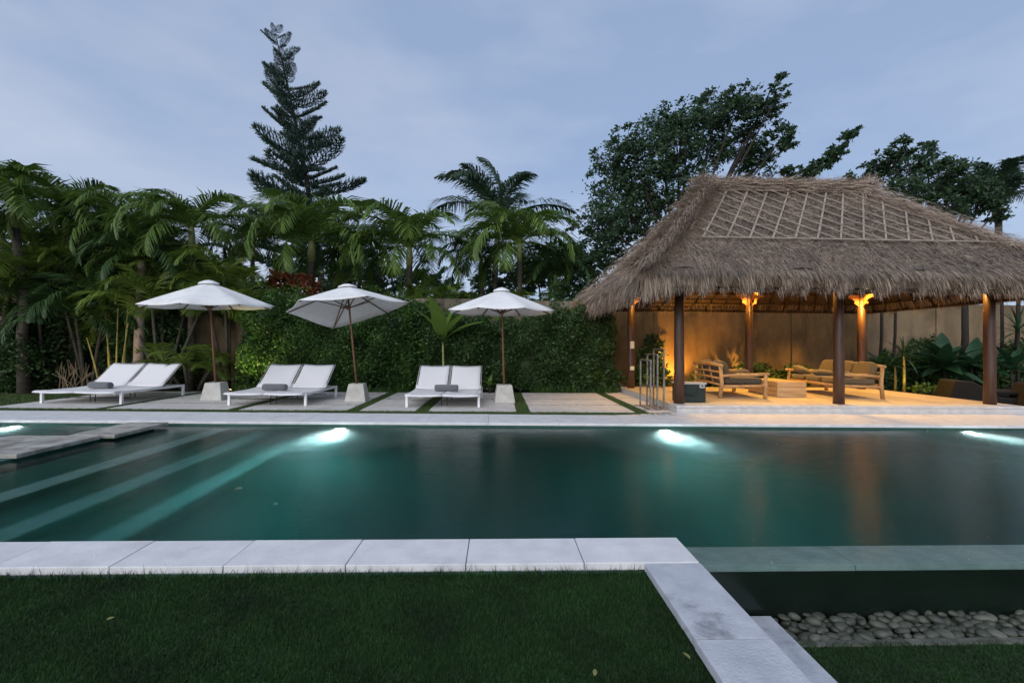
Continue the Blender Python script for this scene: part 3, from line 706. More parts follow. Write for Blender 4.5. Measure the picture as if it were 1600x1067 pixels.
# ================================================================== LOUNGERS, TOWELS, UMBRELLAS
def lounger(label, loc, rz, wsc=1.):
    t_ = thing('double_sun_lounger', label, 'sun lounger', loc, rz, 'double sun loungers on the terrace')
    W = .80*wsc; Ln = 1.72; zr = .25
    for sx in (-1, 1):
        for yy in (0, Ln): MB().box(sx*W-.025, sx*W+.025, yy-.025, yy+.025, 0, zr+.022).build('leg', 'white_metal', t_, bevel=.004)
        MB().box(sx*W-.022, sx*W+.022, .026, Ln-.026, zr-.03, zr+.02).build('side_rail', 'white_metal', t_, bevel=.004)
    MB().box(-W+.026, W-.026, -.02, .02, zr-.03, zr+.018).build('end_rail', 'white_metal', t_, bevel=.004)
    MB().box(-W+.026, W-.026, Ln-.02, Ln+.02, zr-.03, zr+.018).build('end_rail', 'white_metal', t_, bevel=.004)
    for xx in (-.06, .06):
        for yy in (.25, 1.25): MB().tube([(xx, yy, 0), (xx, yy, zr)], .009, 6).build('inner_leg', 'dark_metal', t_)
    for yy in (.25, 1.25): MB().tube([(-W+.05, yy, .11), (W-.05, yy, .11)], .008, 6).build('cross_rod', 'dark_metal', t_)
    for i, sx in enumerate((-1, 1)):
        x0, x1 = (-W-.01, -.008) if sx < 0 else (.008, W+.01)
        # seat sling: slightly sagging, rolled down at the foot end
        vs = []; ny, nx = 14, 6; yh = 1.05
        prof = [(-.20, zr+.005), (-.17, zr+.028)]+[(-.12+(yh+.12)*k/10, zr+.036-.022*math.sin(PI*k/10)) for k in range(11)]
        for y_, z_ in prof:
            for j in range(nx+1):
                u = j/nx; vs.append((x0+(x1-x0)*u, y_, z_-.016*math.sin(PI*u)))
        n = nx+1
        o = MB().add(vs, [(a*n+j, a*n+j+1, (a+1)*n+j+1, (a+1)*n+j) for a in range(len(prof)-1) for j in range(nx)]).build('seat_sling', 'sling', t_, True)
        sm = o.modifiers.new('thick', 'SOLIDIFY'); sm.thickness = .012
        an = R(41)
        vs = []
        for k in range(11):
            u_ = k/10; L_ = .82*u_; y_ = yh+L_*math.cos(an); z_ = zr+.04+L_*math.sin(an)-.03*math.sin(PI*u_)*.6+(-.025*max(0, u_-.85)/.15)
            for j in range(nx+1):
                u = j/nx; vs.append((x0+(x1-x0)*u, y_, z_-.014*math.sin(PI*u)))
        o = MB().add(vs, [(a*n+j, a*n+j+1, (a+1)*n+j+1, (a+1)*n+j) for a in range(10) for j in range(nx)]).build('back_sling', 'sling', t_, True)
        sm = o.modifiers.new('thick', 'SOLIDIFY'); sm.thickness = .012
        q = MB()
        for xx in (x0+.02, x1-.02): q.bar((xx, yh, zr+.016), (xx, yh+.82*math.cos(an), zr+.016+.82*math.sin(an)), .02, .022)
        q.bar((x0+.02, yh+.80*math.cos(an), zr-.002+.80*math.sin(an)), (x1-.02, yh+.80*math.cos(an), zr-.002+.80*math.sin(an)), .02, .02)
        q.build('back_frame', 'dark_metal', t_)
        MB().tube([((x0+x1)/2, yh+.5*math.cos(an), zr+.5*math.sin(an)), ((x0+x1)/2, yh+.62, zr-.02)], .008, 6).build('prop', 'dark_metal', t_)
    return t_
def towel(label, loc, rz):
    n = 26; q = MB(); prof = []
    L = .52; vs = []; k = 22
    for i, x_ in enumerate([-.5, -.495, -.47, -.3, 0, .3, .47, .495, .5]):
        r_ = [.055, .068, .076, .079, .078, .079, .076, .068, .055][i]
        for j in range(k):
            a = 2*PI*j/k; vs.append((x_*L, r_*1.06*math.cos(a), .072+r_*math.sin(a)*(1 if math.sin(a) > -.8 else .93)))
    fs = [(i*k+j, i*k+(j+1) % k, (i+1)*k+(j+1) % k, (i+1)*k+j) for i in range(8) for j in range(k)]+[tuple(range(k))[::-1], tuple(8*k+j for j in range(k))]
    o = q.add(vs, fs).build('rolled_towel', 'towel', None, True); o.location = loc; o.rotation_euler = (0, 0, rz)
    return tag(o, label, 'towel', 'rolled grey towels on the loungers')
lounger('leftmost white double sun lounger, nearest the yellow bamboo stems', (-8.86, 10.00, 0), R(-4), 1.10)
lounger('white double sun lounger between the left and the tilted umbrella', (-4.85, 9.78, 0), R(-1), 1.)
lounger('white double sun lounger beside the small upright umbrella', (-1.14, 9.60, 0), 0, .94)
towel('rolled grey towel on the leftmost sun lounger', (-8.98, 10.60, .265), R(-8))
towel('rolled grey towel on the sun lounger left of the tilted umbrella', (-4.95, 10.30, .265), R(-4))
towel('rolled grey towel in the middle of the rightmost sun lounger', (-1.14, 10.25, .268), R(-3))

def umbrella(label, base, top, Rad, drop, tilt=(0, 0), nr=8, rot0=0., blabel='', da=None, dz=0.):
    """base: pole foot, top: apex of the canopy"""
    bx, by = base; s = .2
    st = tag(MB().add([(-.235, -.235, 0), (.235, -.235, 0), (.235, .235, 0), (-.235, .235, 0), (-.165, -.165, .40), (.165, -.165, .40), (.165, .165, .40), (-.165, .165, .40)],
        [(3, 2, 1, 0), (4, 5, 6, 7), (0, 1, 5, 4), (1, 2, 6, 5), (2, 3, 7, 6), (3, 0, 4, 7)]).build('umbrella_stand', 'concrete', None, bevel=.012), blabel, 'umbrella stand', 'concrete umbrella stands')
    st.location = (bx, by, 0); st.rotation_euler = (0, 0, R(4))
    t_ = thing('garden_umbrella', label, 'umbrella', (bx, by, .38))
    A = Vector(top)-Vector((bx, by, .38)); H = A.length; ax = A.normalized()
    MB().tube([(0, 0, -.2), ax*(H-.03)], [.024, .021], 12).build('pole', 'umb_wood', t_, True)
    Rm = Matrix.Rotation(tilt[0], 3, 'X') @ Matrix.Rotation(tilt[1], 3, 'Y')
    def cp(r_, a, z):
        if da is not None:                                   # one corner hangs on a slipped strut
            z -= dz*max(0, math.cos(a-da))**3*(r_/Rad)**1.5
        return A+Rm @ Vector((r_*math.cos(a), r_*math.sin(a), z))
    # canopy : nr panels, edge scalloped inward between ribs
    vs = [cp(0, 0, 0)]; rings = [.08, .25, .45, .65, .85, 1.0]; seg = 6; n = nr*seg
    for rr in rings:
        for j in range(n):
            a = rot0+2*PI*j/n; u = (j % seg)/seg; c_ = math.cos(PI/nr)/math.cos((u-.5)*2*PI/nr)      # straight edges between the ribs
            sag = -.035*rr*math.sin(PI*u)*rr; r_ = Rad*rr*(c_*(1-.02*math.sin(PI*u)*rr)/ (math.cos(PI/nr)/math.cos(PI/nr)))
            vs.append(cp(r_, a, -drop*(rr**1.06)+sag))
    fs = [(0, 1+j, 1+(j+1) % n) for j in range(n)]
    for i in range(len(rings)-1):
        fs += [(1+i*n+j, 1+(i+1)*n+j, 1+(i+1)*n+(j+1) % n, 1+i*n+(j+1) % n) for j in range(n)]
    o = MB().add(vs, fs).build('canopy', 'canvas', t_, True); sm = o.modifiers.new('thick', 'SOLIDIFY'); sm.thickness = .006
    vs = [cp(0, 0, .055)]
    for rr, z in ((.06, .05), (.14, .02), (.155, -.01)):
        for j in range(n): vs.append(cp(Rad*rr, rot0+2*PI*j/n, z-drop*rr*.4))
    fs = [(0, 1+j, 1+(j+1) % n) for j in range(n)]+[(1+i*n+j, 1+(i+1)*n+j, 1+(i+1)*n+(j+1) % n, 1+i*n+(j+1) % n) for i in range(2) for j in range(n)]
    MB().add(vs, fs).build('vent_cap', 'canvas', t_, True)
    hub = cp(0, 0, -drop*1.02)
    pa = ax*((hub).length-.0)
    for j in range(nr):
        a = rot0+2*PI*j/nr
        p0 = cp(.03, a, -.05); p1 = cp(Rad*.985, a, -drop*1.0-.022)
        MB().bar(p0, p1, .018, .022).build('rib', 'rib_wood', t_)
        pm_ = cp(Rad*.50, a, -drop*.50-.045)
        MB().bar(cp(.05, a, -drop*1.06), pm_, .016, .02).build('strut', 'rib_wood', t_)
    c0 = cp(0, 0, -drop*1.16); c1 = cp(0, 0, -drop*.98)
    MB().tube([c0, c0*.5+c1*.5, c1], [.04, .06, .055], 14).build('runner', 'umb_wood', t_, True)
    c0 = cp(0, 0, -.12); c1 = cp(0, 0, -.02)
    MB().tube([c0, c1], .05, 14).build('top_hub', 'umb_wood', t_, True)
    return t_
umbrella('large white umbrella standing behind the leftmost lounger', (-6.54, 10.81), (-6.62, 10.62, 2.70), 1.38, .55, (R(2), R(-1)), 8, R(10), 'concrete umbrella block beside the leftmost sun lounger')
u2 = umbrella('white umbrella with crooked tilted canopy in the middle of the terrace', (-3.24, 10.66), (-3.42, 10.42, 2.62), 1.36, .46, (R(-3), R(-5)), 6, R(4), 'concrete block under the tilted umbrella', R(124), .34)
MB().tube([(-.16, -.2, 1.95), (-.42, -.3, 1.33)], .013, 6).build('loose_strut', 'umb_wood', u2)
umbrella('small white upright umbrella right of the three loungers', (.16, 10.5), (.08, 10.45, 2.58), 1.27, .50, (0, 0), 8, R(22), 'concrete umbrella block right of the three loungers')

# ================================================================== POOL LIGHTS
haze_mat = bpy.data.materials.new('lamp_haze'); haze_mat.use_nodes = True; t = haze_mat.node_tree; t.nodes.clear()  # white scattering volume added under the surface for the pool lamps' glow
o_ = N(t, 'ShaderNodeOutputMaterial'); pv = N(t, 'ShaderNodeVolumeScatter'); pv.inputs['Color'].default_value = (.97, 1, 1, 1); pv.inputs['Anisotropy'].default_value = .2
tcn = N(t, 'ShaderNodeTexCoord'); sx = N(t, 'ShaderNodeSeparateXYZ'); t.links.new(tcn.outputs['Object'], sx.inputs[0])
m1 = N(t, 'ShaderNodeMapRange', interpolation_type='SMOOTHSTEP'); m1.inputs['From Min'].default_value = 0.; m1.inputs['From Max'].default_value = 2.3; m1.inputs['To Min'].default_value = 1.; m1.inputs['To Max'].default_value = 0.
t.links.new(sx.outputs['X'], m1.inputs['Value'])
nn = N(t, 'ShaderNodeTexNoise'); nn.inputs['Scale'].default_value = 5.5; nn.inputs['Detail'].default_value = 4; t.links.new(tcn.outputs['Object'], nn.inputs['Vector'])
m2 = N(t, 'ShaderNodeMapRange'); m2.inputs['From Min'].default_value = .38; m2.inputs['From Max'].default_value = .62; m2.inputs['To Min'].default_value = .15; t.links.new(nn.outputs['Fac'], m2.inputs['Value'])
ab = N(t, 'ShaderNodeMath', operation='ABSOLUTE'); t.links.new(sx.outputs['Y'], ab.inputs[0])
m3 = N(t, 'ShaderNodeMapRange', interpolation_type='SMOOTHSTEP'); m3.inputs['From Min'].default_value = 0.; m3.inputs['From Max'].default_value = .42; m3.inputs['To Min'].default_value = 1.; m3.inputs['To Max'].default_value = 0.; t.links.new(ab.outputs[0], m3.inputs['Value'])
k1 = N(t, 'ShaderNodeMath', operation='MULTIPLY'); k2 = N(t, 'ShaderNodeMath', operation='MULTIPLY'); k3 = N(t, 'ShaderNodeMath', operation='MULTIPLY'); k3.inputs[1].default_value = 3.2
t.links.new(m1.outputs[0], k1.inputs[0]); t.links.new(m2.outputs[0], k1.inputs[1]); t.links.new(k1.outputs[0], k2.inputs[0]); t.links.new(m3.outputs[0], k2.inputs[1]); t.links.new(k2.outputs[0], k3.inputs[0]); t.links.new(k3.outputs[0], pv.inputs['Density'])
t.links.new(pv.outputs[0], o_.inputs['Volume'])
def add_haze(x, y, az):
    '''invented scattering haze ahead of each lamp, so its beam glows'''
    q = MB(); q.cushion((1.1, 0, 0), (2.4, 1.0, .20), .8, n=10)
    o = q.build('lamp_haze', haze_mat, None, True); o.location = (x, y, -.19); o.rotation_euler = (0, 0, az); o['kind'] = 'stuff'
def poollight(label, x, aim, power):
    y = far_in(x)-.02
    t_ = thing('pool_light', label, 'pool light', (x, y, -.26), 0, 'lit lamps in the far pool wall')
    ring = MB(); ring.lathe([(.09, 0), (.115, .005), (.115, .025), (.08, .03)], 24); o = ring.build('rim', 'steel', t_, True); o.rotation_euler = (R(90), 0, 0)
    l = MB().lathe([(.001, 0), (.078, 0), (.07, .012), (.001, .02)], 24).build('lens', 'lens_pool', t_, True); l.rotation_euler = (R(90), 0, 0); l.location = (0, -.022, 0)
    spot('pool_lamp', (x, y-.06, -.26), aim, power, (.86, .97, 1), R(125), .8, .06)
    spot('pool_beam', (x, y-.07, -.24), (x, y-2.0, -.30), power*7, (.96, .99, 1), R(56), 1., .06)
    add_haze(x, y-.05, R(-90))
poollight('glowing pool lamp below the middle loungers', -2.62, (-2.6, 4.5, -.9), 140)
poollight('glowing pool lamp left of the pavilion corner', 2.82, (2.8, 4.5, -.9), 140)
poollight('glowing pool lamp under the right front post', 7.95, (8.2, 4.5, -.9), 70)
poollight('glowing pool lamp in the small left pool', -8.0, (-8.0, 5.0, -.8), 70)

# ================================================================== PLANTS
def garden_light(label, loc, target, power, col=(1, .72, .22), ang=R(75)):
    t_ = thing('garden_spotlight', label, 'garden light', loc, 0, 'spike lights among the plants')
    d = (Vector(target)-Vector(loc)).normalized()
    MB().tube([(0, 0, -.08), (0, 0, .06)], .01, 6).build('spike', 'black', t_)
    MB().tube([(0, 0, .06), Vector((0, 0, .06))+d*.09], [.03, .036], 12).build('housing', 'black', t_, True)
    MB().tube([Vector((0, 0, .06))+d*.084, Vector((0, 0, .06))+d*.092], [.03, .03], 12).build('lens', 'lens_warm', t_)
    spot('garden_lamp', Vector(loc)+Vector((0, 0, .06))+d*.11, target, power, col, ang, .7, .03)

# palm fronds -------------------------------------------------------------
def frond_mesh(name, mt_, seed, npair=38, leafl=.34, rise=55, bend=95, hang=.5, blow=0.):
    """unit-long frond: rachis rising from the origin along +x and arching over; leaflets in pairs"""
    rg_ = np.random.default_rng(seed); k = 24; ang = R(rise); P = [np.zeros(3)]; A = []
    for i in range(k):
        A.append(ang); P.append(P[-1]+np.array([math.cos(ang), 0, math.sin(ang)])/k); ang -= R(bend)/k*(.5+1.0*i/k)
    P = np.array(P); quads = []
    for i in range(npair):
        u = .12+.87*i/(npair-1); fi = u*k; i0 = min(int(fi), k-1); p = P[i0]*(1-(fi-i0))+P[i0+1]*(fi-i0)
        a = A[i0]; tg = np.array([math.cos(a), 0, math.sin(a)]); up = np.array([-math.sin(a), 0, math.cos(a)])
        L = leafl*(math.sin(PI*min(1, .18+u*.78))**.7)*(1 if u < .9 else .75)
        for sd_ in (-1, 1):
            d = tg*(.55+.5*u)+np.array([0, sd_, 0])*.9+up*.18+rg_.normal(size=3)*.10; d[1] += blow*.5; d /= np.linalg.norm(d)
            Lr = L*rg_.uniform(.8, 1.1); mid = p+d*Lr*.5; g_ = d+np.array([0, 0, -hang*rg_.uniform(.6, 1.5)]); g_ /= np.linalg.norm(g_); tip = mid+g_*Lr*.55
            wv = np.cross(d, up); wv = wv/np.linalg.norm(wv)*.0078; wv = wv+up*.004*sd_
            quads.append([p-wv*.6, p+wv*.6, mid+wv, mid-wv, tip+wv*.12, tip-wv*.12])
    mb = MB()
    for qd in quads: mb.add(qd, FP)
    mb.tube([P[j].tolist() for j in range(0, k+1, 3)], [.014*(1-.85*j/k) for j in range(0, k+1, 3)], 5)
    me = mb.mesh(name); me.materials.append(M[mt_]); return me
FR = {
 'areca': [frond_mesh('frond', 'frond_yellow', i, 56, .36, 62, 105+12*i, .45) for i in range(4)],
 'palm': [frond_mesh('frond', 'frond', 10+i, 64, .36, 55, 110+14*i, .65) for i in range(4)],
 'dark': [frond_mesh('frond', 'leaf_dark', 20+i, 60, .36, 55, 115+14*i, .6) for i in range(4)],
 'coco': [frond_mesh('frond', 'frond_blue', 30+i, 72, .30, 60, 80+12*i, .9) for i in range(3)],
}
WIND = R(190)                                               # the wind carries fronds to the left
def palm(label, base, crown, L, n, kind, trunk_r=.10, shaft=.9, group='palms along the garden wall', wind=.35, tmat='trunk', up=(.0, 1.)):
    """base, crown: world points"""
    base, crown = Vector(base), Vector(crown)
    t_ = thing('palm_tree', label, 'palm tree', base, 0, group)
    c = crown-base; mid = c*.5+Vector((random.uniform(-.15, .15), 0, 0))
    MB().tube([(0, 0, -.1), c*.25+mid*.08, mid, c*.8+mid*.0, c-Vector((0, 0, shaft*.9))], [trunk_r*1.25, trunk_r, trunk_r*.9, trunk_r*.82, trunk_r*.8], 12).build('trunk', tmat, t_, True)
    if shaft: MB().tube([c-Vector((0, 0, shaft)), c-Vector((0, 0, shaft*.6)), c-Vector((0, 0, .1)), c], [trunk_r*.85, trunk_r*1.0, trunk_r*.6, trunk_r*.3], 12).build('crown_shaft', 'shaft', t_, True)
    ms_ = FR[kind]
    for i in range(n):
        az = 2*PI*(i*.382)+random.uniform(-.25, .25); el = up[0]+(up[1]-up[0])*(i/(n-1))
        az += wind*math.sin(WIND-az)
        o = link('frond', ms_[i % len(ms_)], None, t_); s_ = L*random.uniform(.85, 1.1)*(.75+.25*(1-abs(el-.5)))
        o.location = c-Vector((0, 0, .12)); o.scale = (s_, s_*.95, s_)
        o.rotation_euler = (random.uniform(-.2, .2), R(50)-el*R(72), az)
    return t_
def areca(label, base, h, ns, nf, L, kind='areca', spread=.8, group='palms along the garden wall', tm='trunk'):
    """clump of thin stems, each with its own fronds"""
    base = Vector(base); t_ = thing('areca_palm', label, 'palm tree', base, 0, group)
    for s in range(ns):
        a = 2*PI*s/ns+random.uniform(-.4, .4); hh = h*random.uniform(.6, 1.0); ex = Vector((math.cos(a), math.sin(a), 0))
        tp = ex*spread*random.uniform(.5, 1.1)+Vector((0, 0, hh)); b0 = ex*.2*random.random()
        MB().tube([b0-Vector((0, 0, .1)), b0*.5+tp*.45, tp], [.05, .045, .03], 8).build('stem', tm, t_, True)
        for i in range(nf):
            az = 2*PI*i*.382+s+random.uniform(-.3, .3); az += .35*math.sin(WIND-az); el = i/max(1, nf-1)
            o = link('frond', FR[kind][(i+s) % len(FR[kind])], None, t_); s_ = L*random.uniform(.8, 1.1)
            o.location = tp; o.scale = (s_, s_, s_); o.rotation_euler = (random.uniform(-.25, .25), R(38)-el*R(62), az)
    return t_
def gnd(px, y): p = at(px, 540, y); return Vector((p.x, y, -.07))

# named single palms (crown pixel, distance)
for lb, bx, cx_, cy_, y, L, n, kd, tr in [
    ('palm with upright fan of fronds just above the left umbrella', 300, 300, 348, 13.3, 2.3, 17, 'palm', .09),
    ('palm with golden crown shaft rising between the left and tilted umbrellas', 484, 487, 372, 15.2, 3.0, 18, 'palm', .13),
    ('palm with green crown shaft rising right of the tilted umbrella', 640, 640, 380, 15.4, 2.9, 18, 'palm', .12),
    ('palm with slim grey trunk standing right above the small umbrella', 815, 812, 374, 16.0, 2.8, 18, 'palm', .10),
    ('thin dark palm left of the palm above the small umbrella', 755, 752, 398, 17.5, 2.1, 13, 'dark', .09),
    ('tall leaning palm at the left picture edge', 40, 22, 312, 12.5, 2.4, 16, 'palm', .12),
    ('tall palm second from the left picture edge', 118, 105, 328, 13.5, 2.3, 15, 'palm', .10),
    ('palm with dense drooping crown left of the left umbrella', 205, 200, 352, 13.6, 2.1, 14, 'palm', .09),
    ('dark palm peeking over the garden wall left of the big broadleaf tree', 872, 868, 425, 16.5, 2.0, 13, 'dark', .09),
    ('dark palm behind the palm with the golden crown shaft', 395, 395, 372, 16.5, 2.1, 13, 'dark', .09),
    ('dark palm filling the gap between the golden and green shaft palms', 560, 562, 405, 17.5, 2.0, 13, 'dark', .09),
    ('short dark palm behind the pale-trunked palm', 170, 165, 440, 13.9, 1.8, 12, 'dark', .08),
    ('short dark palm behind the left umbrella canopy', 255, 255, 432, 14.0, 1.8, 12, 'dark', .08),
    ('low dark palm at the left picture edge under the leaning palm', 5, 12, 445, 13.0, 1.8, 12, 'dark', .09)]:
    c = at(cx_, cy_, y); palm(lb, gnd(bx, y), c, L, n, kd, tr, .8, wind=.3)
palm('pale-trunked palm right behind the leftmost sun lounger', gnd(217, 12.9), at(222, 400, 12.9), 1.9, 13, 'dark', .13, 0, tmat='pale_trunk')
for lb, bx, cx_, cy_, y, L, n in [('tall wind-bent coconut palm with long fronds against the sky', 765, 778, 348, 20., 4.0, 10),
                                  ('coconut palm showing above the right end of the thatched roof', 1560, 1560, 318, 19., 2.7, 15)]:
    palm(lb, gnd(bx, y), at(cx_, cy_, y), L, n, 'coco', .15, .5, 'coconut palms behind the garden', wind=.5, up=(.45, 1.3))
areca('bright areca clump at the far left behind the leaning palm', gnd(75, 13.2), 3.4, 5, 6, 1.8)
areca('areca clump between the left umbrella and the golden shaft palm', gnd(360, 13.9), 3.7, 5, 6, 1.7)
areca('areca clump with green stems left of the left umbrella pole', gnd(255, 13.0), 3.2, 5, 6, 1.7)
areca('dark areca clump in the shade behind the leftmost lounger', gnd(140, 13.2), 2.9, 5, 6, 1.8, 'dark')
areca('small areca clump just right of the leftmost lounger', gnd(300, 12.7), 1.0, 4, 5, 1.0)
areca('areca clump over the wall between the tilted and small umbrellas', gnd(715, 16.2), 2.7, 5, 6, 1.6, 'dark')
areca('dark areca clump over the wall left of the thatched roof', gnd(905, 15.8), 2.9, 5, 6, 1.6, 'dark')

for lb, px, y, h, kd in [('areca clump over the wall right behind the red shrub', 435, 15.3, 2.6, 'areca'), ('areca clump over the wall above the tilted umbrella', 540, 15.3, 2.5, 'palm'),
    ('areca clump over the wall just right of the tilted umbrella', 610, 15.8, 2.6, 'areca'), ('areca clump over the wall right of the green crown shaft', 680, 15.5, 2.5, 'palm'),
    ('areca clump over the wall left of the small umbrella apex', 770, 15.4, 2.5, 'areca'), ('areca clump over the wall right of the small umbrella apex', 850, 15.3, 2.5, 'palm'), ('tall areca clump at the far left edge', 10, 14.0, 4.6, 'areca'),
    ('tall areca clump behind the second palm from the left', 165, 14.1, 4.4, 'areca'), ('tall areca clump behind the palm above the left umbrella', 270, 14.1, 4.3, 'palm')]:
    areca(lb, gnd(px, y), h, 5, 7, 1.7, kd)
# yellow bamboo
bb = thing('yellow_bamboo', 'clump of yellow lit bamboo stems behind the leftmost lounger', 'bamboo', gnd(160, 12.4))
for i, (dx, dy, lean, h) in enumerate([(-.02, 0, -.38, 1.5), (.17, .05, -.10, 1.75), (.28, .1, .03, 2.3), (.38, .2, .12, 2.5), (.05, .25, -.2, 2.2), (.46, .0, .2, 1.9)]):
    pts = [(dx+lean*(k/12)**1.2, dy, h*k/12) for k in range(13)]
    MB().tube(pts, [(.020 if k % 2 else .027)*(1-.35*k/12) for k in range(13)], 9).build('culm', 'culm', bb, True)
P = np.concatenate([leaves(np.array([dx+RNG.normal(size=40)*.35, .1+RNG.normal(size=40)*.3, 2.0+RNG.normal(size=40)*.4]).T, RNG.uniform(.15, .28, 40), .14, .4) for dx in (-.4, 0, .3, .6)])
stuff(link('foliage', npmesh('foliage', P), 'leaf', bb))

# hedges -------------------------------------------------------------------
def hedge(name, label, x0, x1, y0, y1, h, n, size, mt_, seed, rough=.24, stems=True):
    t_ = thing(name, label, 'hedge', ((x0+x1)/2, (y0+y1)/2, -.07), 0, 'hedges along the garden wall'); rg_ = np.random.default_rng(seed)
    cx_, cy_ = (x0+x1)/2, (y0+y1)/2
    def hfun(x_): return h*(1+.09*np.sin(x_*1.3+seed)+.07*np.sin(x_*3.7+2*seed)+.04*np.sin(x_*9.1+seed))
    def off(x_, z): return rough*(np.sin(x_*2.3+z*1.7+seed)+np.sin(x_*5.1-z*3.3)+.7*np.sin(z*6+x_*3))*.5
    nf = int(n*.75); x_ = rg_.uniform(x0, x1, nf); z = .12+(hfun(x_)-.12)*rg_.random(nf); y_ = y0+off(x_, z)+np.abs(rg_.normal(size=nf))*.16
    x2 = rg_.uniform(x0, x1, n-nf); y2 = rg_.uniform(y0, y1, n-nf); z2 = hfun(x2)+np.abs(rg_.normal(size=n-nf))*.16*(1+np.sin(x2*6.3)*np.sin(x2*2.1+1))-.08
    # sprigs that stick out
    C_ = np.stack([np.concatenate([x_, x2])-cx_, np.concatenate([y_, y2])-cy_, np.concatenate([z, z2])], 1)
    stuff(link('foliage', npmesh('foliage', leaves(C_, RNG.uniform(size*.6, size*1.25, len(C_)), .55, .15, .6)), mt_, t_))
    q = MB(); ns = 30
    for j, zz in enumerate((.25, .5, .95)):
        pass
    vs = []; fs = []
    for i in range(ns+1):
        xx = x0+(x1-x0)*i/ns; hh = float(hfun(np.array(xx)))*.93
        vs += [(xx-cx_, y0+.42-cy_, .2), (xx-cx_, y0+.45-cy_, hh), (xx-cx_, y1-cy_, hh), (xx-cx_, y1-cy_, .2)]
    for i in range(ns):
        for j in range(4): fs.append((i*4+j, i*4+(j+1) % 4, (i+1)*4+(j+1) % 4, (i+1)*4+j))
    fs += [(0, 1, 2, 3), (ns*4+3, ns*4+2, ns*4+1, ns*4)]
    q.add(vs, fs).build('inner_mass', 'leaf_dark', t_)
    if stems:
        for i in range(int((x1-x0)/.45)):
            xx = x0+.2+.45*i+random.uniform(-.1, .1); MB().tube([(xx-cx_, y0+.25-cy_, 0), (xx-cx_+random.uniform(-.1, .1), y0+.3-cy_, .6)], [.02, .014], 6).build('stem', 'bark', t_)
    return t_
hedge('hedge', 'bright clipped hedge behind the left and tilted umbrellas', -7.2, -2.35, 12.75, 13.9, 2.35, 36000, .08, 'leaf', 3)
hedge('hedge', 'dark rough hedge behind the small umbrella and rightmost lounger', -2.3, 3.4, 12.85, 13.9, 2.15, 30000, .085, 'leaf_dark', 5, .32)
# bushes
def bush(name, label, c, r, n, size, mt_, cat='bush', stems=3, group='garden bushes', aspect=.5, clumps=9):
    c = Vector(c); t_ = thing(name, label, cat, c, 0, group); r = np.array(r)
    C_ = []
    for k in range(clumps):
        d = unit(RNG.normal(size=3)); cc = np.array([0, 0, r[2]*.9])+d*r*.55; cc[2] = max(cc[2], r[2]*.25)
        C_.append(ell(n//clumps, cc, r*.52, .6))
    C_ = np.concatenate(C_); C_[:, 2] = np.abs(C_[:, 2])
    stuff(link('foliage', npmesh('foliage', leaves(C_, RNG.uniform(size*.6, size*1.3, len(C_)), aspect, .2, .5)), mt_, t_))
    for k in range(stems):
        a = random.uniform(0, 6.28); MB().tube([(0, 0, -.05), (.3*r[0]*math.cos(a), .3*r[1]*math.sin(a), r[2]*.6), (.6*r[0]*math.cos(a), .6*r[1]*math.sin(a), r[2]*1.2)], [.03, .022, .01], 6).build('stem', 'bark', t_, True)
    return t_
bush('leafy_bush', 'dark bush at the left picture edge behind the side lawn', gnd(20, 12.9), (1.5, .8, 1.35), 12000, .10, 'leaf_dark')
bush('leafy_bush', 'dark bush left of the dry twigs', gnd(85, 13.5), (1.4, .7, 1.3), 11000, .10, 'leaf_dark')
bush('leafy_bush', 'dark bush filling the shade behind the yellow bamboo', gnd(185, 13.7), (1.6, .6, 1.35), 13000, .10, 'leaf_dark')
bush('leafy_bush', 'dark bush left of the left umbrella pole', gnd(275, 13.75), (1.3, .6, 1.3), 11000, .09, 'leaf_dark')
bush('red_shrub', 'red-leaved shrub rising over the wall beside the golden crown shaft', at(455, 470, 15.1)-Vector((0, 0, .8)), (1.0, .6, .95), 3200, .18, 'leaf_red', 'shrub', 4)
bush('leafy_bush', 'light green bush over the wall behind the left umbrella canopy', at(395, 470, 14.9)-Vector((0, 0, .9)), (.8, .6, .8), 2800, .14, 'leaf', 'bush', 4)
bush('leafy_bush', 'light green bush over the wall above the tilted umbrella', at(585, 470, 15.0)-Vector((0, 0, .8)), (1.0, .6, .7), 3200, .13, 'leaf', 'bush', 4)
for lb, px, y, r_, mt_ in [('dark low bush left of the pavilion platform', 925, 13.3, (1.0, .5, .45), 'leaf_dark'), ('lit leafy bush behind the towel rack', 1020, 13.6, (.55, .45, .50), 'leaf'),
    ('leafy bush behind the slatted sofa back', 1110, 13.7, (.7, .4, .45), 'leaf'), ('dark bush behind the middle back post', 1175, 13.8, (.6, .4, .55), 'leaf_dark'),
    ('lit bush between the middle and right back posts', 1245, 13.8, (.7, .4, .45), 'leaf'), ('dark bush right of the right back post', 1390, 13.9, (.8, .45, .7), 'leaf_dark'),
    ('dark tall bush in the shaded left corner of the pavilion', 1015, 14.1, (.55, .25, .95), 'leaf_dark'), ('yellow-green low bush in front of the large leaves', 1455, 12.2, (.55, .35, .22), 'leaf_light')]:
    bush('leafy_bush', lb, gnd(px, y), r_, 1800 if mt_ != 'leaf_light' else 260, .12, mt_)
